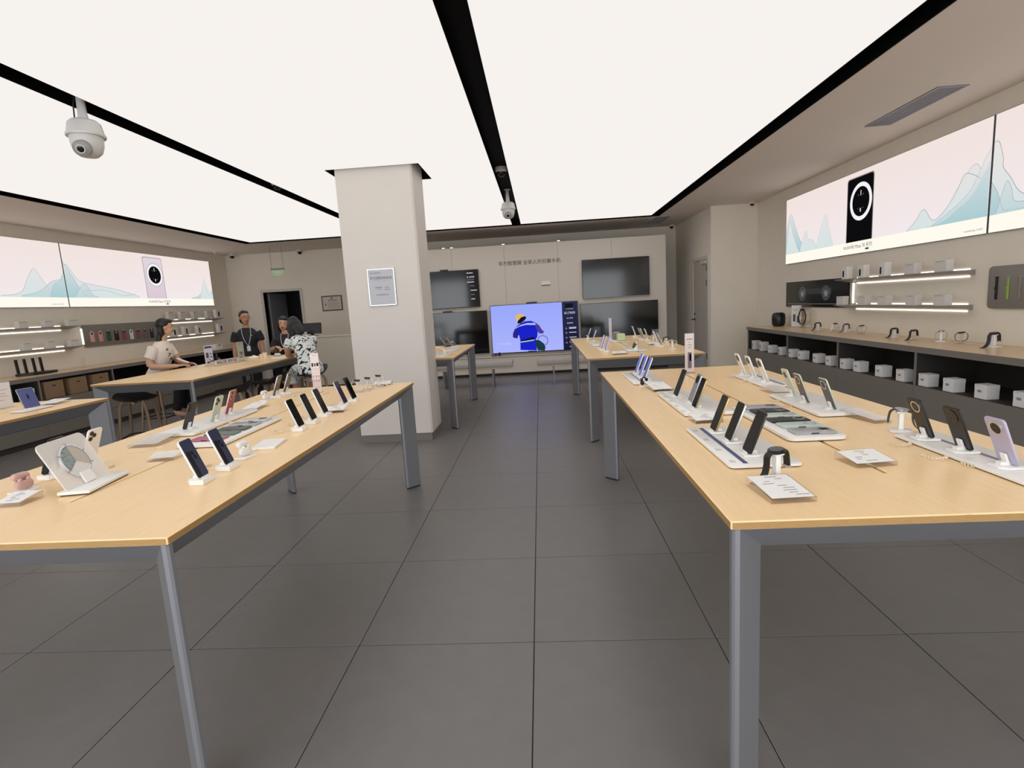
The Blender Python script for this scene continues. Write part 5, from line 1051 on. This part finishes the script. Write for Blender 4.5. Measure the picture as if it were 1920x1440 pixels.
# --- woman in white, elbows on the service table
p = person('seated woman in a white printed t-shirt looking along the service table')
yw = rad(14); b = MB()
loft(b, [((-5.33, 7.05, .70), .16, .125), ((-5.31, 7.05, .80), .165, .125), ((-5.27, 7.055, .93), .135, .105), ((-5.235, 7.06, 1.06), .15, .11), ((-5.215, 7.06, 1.17), .16, .10), ((-5.20, 7.06, 1.25), .14, .075), ((-5.18, 7.06, 1.29), .06, .055), ((-5.155, 7.06, 1.36), .05, .05)], yw)
RS, LS = (-5.20, 6.895, 1.215), (-5.24, 7.225, 1.215)
limb(b, [RS, (-5.235, 6.84, 1.08), (-5.225, 6.82, .955)], [.055, .047, .042]); limb(b, [(-5.225, 6.82, .955), (-5.08, 6.86, .94), (-4.935, 6.955, .938)], [.042, .040, .026])
limb(b, [LS, (-5.21, 7.27, 1.08), (-5.13, 7.28, .965)], [.055, .046, .040]); limb(b, [(-5.13, 7.28, .965), (-5.0, 7.22, .945), (-4.90, 7.12, .942)], [.040, .036, .026])
hand(b, (-4.945, 6.95, .940), (.85, .5, .06), (-.3, -.4, .9), -1, .35); hand(b, (-4.905, 7.13, .945), (.9, -.25, .08), (-.1, .4, .9), 1, .4)
for sy in (-1, 1): limb(b, [(-5.31, 7.05+.085*sy, .73), (-5.12, 7.05+.10*sy, .72), (-4.96, 7.05+.09*sy, .68)], [.088, .075, .060]); limb(b, [(-4.96, 7.05+.09*sy, .68), (-5.0, 7.05+.09*sy, .48), (-5.06, 7.05+.09*sy, .30)], [.060, .055, .040]); limb(b, [(-5.07, 7.05+.09*sy, .295), (-4.98, 7.05+.09*sy, .275), (-4.92, 7.05+.09*sy, .268)], [.038, .035, .026])
HM = head(b, (-5.115, 7.075, 1.462), rad(34), rad(4), .98)
body = solid('body', b, SKIN, p)
c = MB(); loft(c, [((-5.33, 7.05, .82), .172, .135), ((-5.27, 7.055, .93), .152, .122), ((-5.225, 7.06, 1.06), .168, .135), ((-5.205, 7.06, 1.16), .176, .125), ((-5.20, 7.06, 1.24), .152, .090), ((-5.185, 7.06, 1.285), .085, .070)], yw)
limb(c, [RS, (-5.215, 6.865, 1.13), (-5.24, 6.835, 1.055)], [.066, .066, .068]); limb(c, [LS, (-5.22, 7.26, 1.13), (-5.20, 7.28, 1.06)], [.066, .064, .066])
solid('shirt', c, mat('white tee print', '#e2d8cf', .8, spec=.1), p, .011)
pr_ = MB()
for k in range(14):
    u = Vector((-5.075+.01*math.sin(k*2.1), 6.985+.012*k*.9, 1.16-.018*k+.03*math.sin(k*1.7))); pr_.ell(tuple(u+Vector((-.012, 0, 0))), (.012, .010+.004*(k % 3), .008+.004*((k+1) % 2)), 8, 6)
B('shirt_print', pr_, mat('tee print ink', '#4a4040', .7), p)
c = MB(); loft(c, [((-5.34, 7.05, .685), .168, .135), ((-5.325, 7.05, .83), .168, .132)], yw)
for sy in (-1, 1): limb(c, [(-5.31, 7.05+.085*sy, .73), (-5.12, 7.05+.10*sy, .725), (-4.955, 7.05+.09*sy, .68)], [.096, .085, .070]); limb(c, [(-4.955, 7.05+.09*sy, .685), (-5.0, 7.05+.09*sy, .48), (-5.05, 7.05+.09*sy, .33)], [.070, .066, .055])
solid('trousers', c, mat('black trousers', '#121113', .8), p, .012)
h = MB(); h.ell((-.03, 0, .045), (.098, .083, .085), 20, 12, HM); h.ell((.03, 0, .085), (.05, .066, .035), 16, 8, HM); h.ell((-.062, .0, -.05), (.05, .075, .11), 16, 12, HM); h.ell((-.085, .0, -.16), (.042, .062, .12), 16, 12, HM); h.ell((-.105, 0, -.28), (.03, .045, .09), 14, 10, HM)
solid('hair', h, HAIR, p, .008); face(p, HM)
B('ear_stud', MB().ell((-.006, -.082, -.034), (.004, .004, .004), 8, 6, HM), M_SILVER, p)
t = thing('smartphone', 'white phone held by the woman in white', 'phone', T(-4.835, 7.045, .965) @ RZ(rad(-70)) @ RX(rad(62)), 'held phones'); O('body', CACHE['phone_body'], WB, t); O('screen', CACHE['phone_screen'], M_SCREEN, t); O('back_panel', CACHE['phone_back'], WB, t)
# --- standing staff member
p = person('standing staff member in black shirt with glasses and lanyard'); px, py = -5.14, 9.12; yw = rad(-68); b = MB()
f = Vector((math.cos(yw), math.sin(yw), 0)); s = Vector((-math.sin(yw), math.cos(yw), 0))
def at(a, d, z): v = Vector((px, py, z))+s*a+f*d; return tuple(v)
loft(b, [(at(0, 0, .82), .155, .11), (at(0, 0, .92), .16, .11), (at(0, 0, 1.03), .125, .095), (at(0, .01, 1.14), .145, .105), (at(0, 0, 1.25), .16, .095), (at(0, -.01, 1.325), .12, .07), (at(0, -.005, 1.365), .055, .055), (at(0, .01, 1.43), .052, .052)], yw)
for sy in (-1, 1):
    limb(b, [at(.17*sy, 0, 1.285), at(.205*sy, -.01, 1.15), at(.215*sy, .0, 1.02)], [.055, .046, .042]); limb(b, [at(.215*sy, 0, 1.02), at(.22*sy, .03, .90), at(.215*sy, .06, .80)], [.042, .038, .026]); hand(b, at(.215*sy, .06, .805), (0, 0, -1), tuple(s*sy), 1, .5)
    limb(b, [at(.085*sy, 0, .86), at(.09*sy, .01, .62), at(.09*sy, .015, .46)], [.088, .07, .056]); limb(b, [at(.09*sy, .015, .46), at(.09*sy, 0, .28), at(.09*sy, -.01, .07)], [.056, .052, .036]); limb(b, [at(.09*sy, -.03, .05), at(.095*sy, .05, .04), at(.10*sy, .15, .03)], [.04, .038, .028])
HM = head(b, at(0, .03, 1.535), rad(-42), rad(2), 1.05); solid('body', b, SKIN2, p)
c = MB(); loft(c, [(at(0, 0, .84), .172, .125), (at(0, 0, .92), .172, .122), (at(0, .0, 1.03), .145, .112), (at(0, .01, 1.14), .165, .122), (at(0, 0, 1.25), .178, .11), (at(0, -.01, 1.325), .135, .085), (at(0, -.005, 1.362), .078, .072)], yw)
for sy in (-1, 1): limb(c, [at(.165*sy, 0, 1.285), at(.20*sy, -.008, 1.2), at(.215*sy, -.005, 1.125)], [.068, .066, .064])
solid('shirt', c, mat('black staff shirt', '#111219', .7), p, .011)
c = MB()
for sy in (-1, 1): limb(c, [at(.085*sy, 0, .88), at(.09*sy, .01, .62), at(.09*sy, .01, .30), at(.09*sy, -.005, .09)], [.10, .082, .068, .06])
solid('trousers', c, MATS['black trousers'], p, .012)
for sy in (-1, 1): B('shoe', MB().ell(at(.095*sy, .06, .04), (.055, .055, .04), 14, 8).ell(at(.10*sy, .13, .035), (.048, .05, .034), 14, 8), M_BLKM, p)
h = MB(); h.ell((-.028, 0, .042), (.098, .080, .083), 20, 12, HM); h.ell((-.06, 0, -.03), (.052, .070, .075), 16, 10, HM); h.ell((.02, 0, .088), (.05, .062, .03), 14, 8, HM); solid('hair', h, HAIR, p, .008); face(p, HM, False, '#7d4a44', True)
LAN = mat('lanyard', '#c9ccd2', .5)
B('lanyard', MB().tube(smooth3([at(.07, .055, 1.37), at(.075, .118, 1.26), at(.05, .137, 1.14), at(.02, .134, 1.05)], 5), .0045, 6).tube(smooth3([at(-.07, .055, 1.37), at(-.06, .118, 1.26), at(-.03, .137, 1.14), at(.02, .134, 1.05)], 5), .0045, 6), LAN, p)
B('badge', MB().cbox(-.028, .028, -.004, .004, -.09, .0, .002, T(*at(.02, .137, 1.05)) @ RZ(yw-PI/2)), mat('badge card', '#d8dadc', .4), p); B('chest_logo', MB().box(-.014, .014, -.003, .003, -.004, .004, T(*at(.085, .118, 1.23)) @ RZ(yw-PI/2)), LAN, p)
# --- seated staff member
p = person('seated staff member in black polo with white lanyard holding papers'); px, py = -4.34, 8.93; yw = rad(-80); b = MB(); f = Vector((math.cos(yw), math.sin(yw), 0)); s = Vector((-math.sin(yw), math.cos(yw), 0))
loft(b, [(at(0, -.04, .70), .16, .12), (at(0, -.03, .80), .155, .115), (at(0, 0, .92), .125, .10), (at(0, .03, 1.03), .145, .105), (at(0, .04, 1.12), .155, .095), (at(0, .045, 1.19), .12, .07), (at(0, .055, 1.225), .055, .055), (at(0, .075, 1.29), .05, .05)], yw)
limb(b, [at(-.165, .04, 1.155), at(-.215, .04, 1.04), at(-.24, .07, .955)], [.053, .045, .040]); limb(b, [at(-.24, .07, .955), at(-.20, .16, .985), at(-.14, .24, 1.02)], [.040, .036, .025]); hand(b, at(-.145, .235, 1.02), tuple(f*.6+s*.6+Vector((0, 0, .15))), (0, 0, 1), -1, .6)
limb(b, [at(.165, .04, 1.155), at(.215, .05, 1.04), at(.22, .10, .96)], [.053, .045, .040]); limb(b, [at(.22, .10, .96), at(.16, .20, .97), at(.08, .28, .985)], [.040, .036, .025]); hand(b, at(.085, .275, .985), tuple(f*.5-s*.7+Vector((0, 0, .1))), (0, 0, 1), 1, .6)
for sy in (-1, 1): limb(b, [at(.085*sy, -.02, .73), at(.10*sy, .17, .72), at(.10*sy, .34, .66)], [.086, .074, .058]); limb(b, [at(.10*sy, .34, .66), at(.10*sy, .32, .47), at(.10*sy, .27, .30)], [.058, .052, .038]); limb(b, [at(.10*sy, .26, .29), at(.10*sy, .33, .275), at(.10*sy, .40, .268)], [.037, .035, .026])
HM = head(b, at(0, .105, 1.40), rad(-74), rad(10), 1.02, rad(-8)); solid('body', b, SKIN, p)
c = MB(); loft(c, [(at(0, -.04, .72), .172, .132), (at(0, -.03, .80), .170, .128), (at(0, 0, .92), .145, .115), (at(0, .03, 1.03), .162, .12), (at(0, .04, 1.12), .170, .108), (at(0, .045, 1.19), .135, .085), (at(0, .055, 1.225), .075, .07)], yw)
limb(c, [at(-.16, .04, 1.155), at(-.20, .04, 1.07), at(-.225, .055, 1.0)], [.066, .062, .060]); limb(c, [at(.16, .04, 1.155), at(.20, .045, 1.07), at(.218, .08, 1.0)], [.066, .062, .060]); solid('polo_shirt', c, mat('black polo', '#15161a', .7), p, .011)
c = MB()
for sy in (-1, 1): limb(c, [at(.085*sy, -.02, .73), at(.10*sy, .17, .725), at(.10*sy, .345, .665)], [.094, .084, .068]); limb(c, [at(.10*sy, .345, .665), at(.10*sy, .32, .47), at(.10*sy, .275, .32)], [.068, .062, .052])
solid('trousers', c, MATS['black trousers'], p, .012)
h = MB(); h.ell((-.03, 0, .042), (.098, .082, .084), 20, 12, HM); h.ell((-.055, 0, -.06), (.06, .085, .11), 16, 10, HM); h.ell((.03, 0, .085), (.045, .064, .034), 14, 8, HM)
for sy in (-1, 1): h.ell((-.01, .072*sy, -.04), (.04, .018, .09), 12, 10, HM)
solid('hair', h, HAIR, p, .008); face(p, HM, True, '#a23b3a')
B('lanyard', MB().tube(smooth3([at(-.06, .10, 1.235), at(-.055, .155, 1.12), at(-.035, .145, 1.0), at(-.02, .12, .92)], 5), .005, 6).tube(smooth3([at(.06, .10, 1.235), at(.055, .155, 1.12), at(.02, .145, 1.0), at(-.02, .12, .92)], 5), .005, 6), LAN, p)
t = thing('smartphone', 'dark phone held by the seated staff member', 'phone', T(*at(-.03, .33, 1.0)) @ RZ(rad(60)) @ RX(rad(-70)), 'held phones'); O('body', CACHE['phone_body'], BK, t); O('screen', CACHE['phone_screen'], M_SCREEN, t); O('back_panel', CACHE['phone_back'], LIL, t)
# --- woman in the patterned dress, back to the camera
p = person('woman in a black and white patterned dress leaning over the service table'); px, py = -3.33, 7.46; yw = rad(138); b = MB(); f = Vector((math.cos(yw), math.sin(yw), 0)); s = Vector((-math.sin(yw), math.cos(yw), 0))
loft(b, [(at(0, 0, .70), .165, .13), (at(0, .0, .78), .17, .13), (at(0, .05, .90), .13, .10), (at(0, .12, 1.03), .145, .10), (at(0, .185, 1.14), .155, .095), (at(0, .225, 1.215), .12, .07), (at(0, .25, 1.25), .055, .055), (at(0, .285, 1.30), .05, .05)], yw)
limb(b, [at(.165, .20, 1.18), at(.20, .235, 1.06), at(.175, .29, .955)], [.053, .045, .040]); limb(b, [at(.175, .29, .955), at(.12, .40, .945), at(.06, .50, .94)], [.040, .036, .025]); hand(b, at(.065, .495, .942), tuple(f*.8-s*.5), (0, 0, 1), 1, .4)
limb(b, [at(-.165, .20, 1.18), at(-.21, .27, 1.07), at(-.20, .35, .975)], [.053, .045, .040]); limb(b, [at(-.20, .35, .975), at(-.13, .45, .95), at(-.06, .54, .942)], [.040, .036, .025]); hand(b, at(-.065, .535, .944), tuple(f*.8+s*.4), (0, 0, 1), -1, .4)
for sy in (-1, 1): limb(b, [at(.085*sy, .0, .73), at(.10*sy, .20, .73), at(.10*sy, .37, .67)], [.09, .078, .062]); limb(b, [at(.10*sy, .37, .67), at(.10*sy, .33, .47), at(.09*sy, .25, .29)], [.060, .055, .038]); limb(b, [at(.09*sy, .24, .285), at(.09*sy, .31, .275), at(.09*sy, .37, .268)], [.037, .034, .026])
HM = head(b, at(.02, .36, 1.375), yw, rad(38), .98); solid('body', b, SKIN2, p)
DRESS = mat('patterned dress', '#dfe2e0', .7, spec=.2)
nt = DRESS.node_tree; bs = nt.nodes['Principled BSDF']; tc = nt.nodes.new('ShaderNodeTexCoord'); nz = nt.nodes.new('ShaderNodeTexNoise'); nz.inputs['Scale'].default_value = 11; nz.inputs['Detail'].default_value = 3; nz.inputs['Distortion'].default_value = 2.2; cr = nt.nodes.new('ShaderNodeValToRGB'); cr.color_ramp.interpolation = 'EASE'
cr.color_ramp.elements[0].position = .42; cr.color_ramp.elements[0].color = lin('#15181c'); cr.color_ramp.elements[1].position = .47; cr.color_ramp.elements[1].color = lin('#dfe2e0')
nt.links.new(tc.outputs['Object'], nz.inputs['Vector']); nt.links.new(nz.outputs[0], cr.inputs[0]); nt.links.new(cr.outputs[0], bs.inputs['Base Color'])
c = MB(); loft(c, [(at(0, -.01, .685), .19, .15), (at(0, .0, .78), .182, .142), (at(0, .05, .90), .148, .115), (at(0, .12, 1.03), .162, .115), (at(0, .185, 1.14), .170, .108), (at(0, .225, 1.21), .135, .085), (at(0, .248, 1.245), .075, .068)], yw)
limb(c, [at(.16, .20, 1.18), at(.19, .215, 1.12), at(.20, .23, 1.07)], [.066, .063, .060]); limb(c, [at(-.16, .20, 1.18), at(-.19, .24, 1.12), at(-.207, .265, 1.08)], [.066, .063, .060])
for sy in (-1, 1): limb(c, [at(.085*sy, .0, .73), at(.10*sy, .20, .735), at(.10*sy, .36, .68)], [.10, .094, .085]); limb(c, [at(.10*sy, .36, .70), at(.11*sy, .37, .60), at(.11*sy, .36, .52)], [.08, .082, .085])
limb(c, [at(0, .1, .74), at(0, .25, .72), at(0, .36, .66)], [.10, .10, .09])
solid('dress', c, DRESS, p, .012)
h = MB(); h.ell((-.025, 0, .045), (.10, .086, .085), 20, 12, HM); h.ell((-.07, 0, -.03), (.06, .095, .11), 16, 12, HM); h.ell((.0, .075, -.08), (.075, .04, .13), 16, 12, HM); h.ell((.0, -.06, -.10), (.06, .045, .12), 16, 12, HM); h.ell((-.09, 0, -.13), (.045, .09, .11), 16, 12, HM)
solid('hair', h, HAIR, p, .009); face(p, HM)
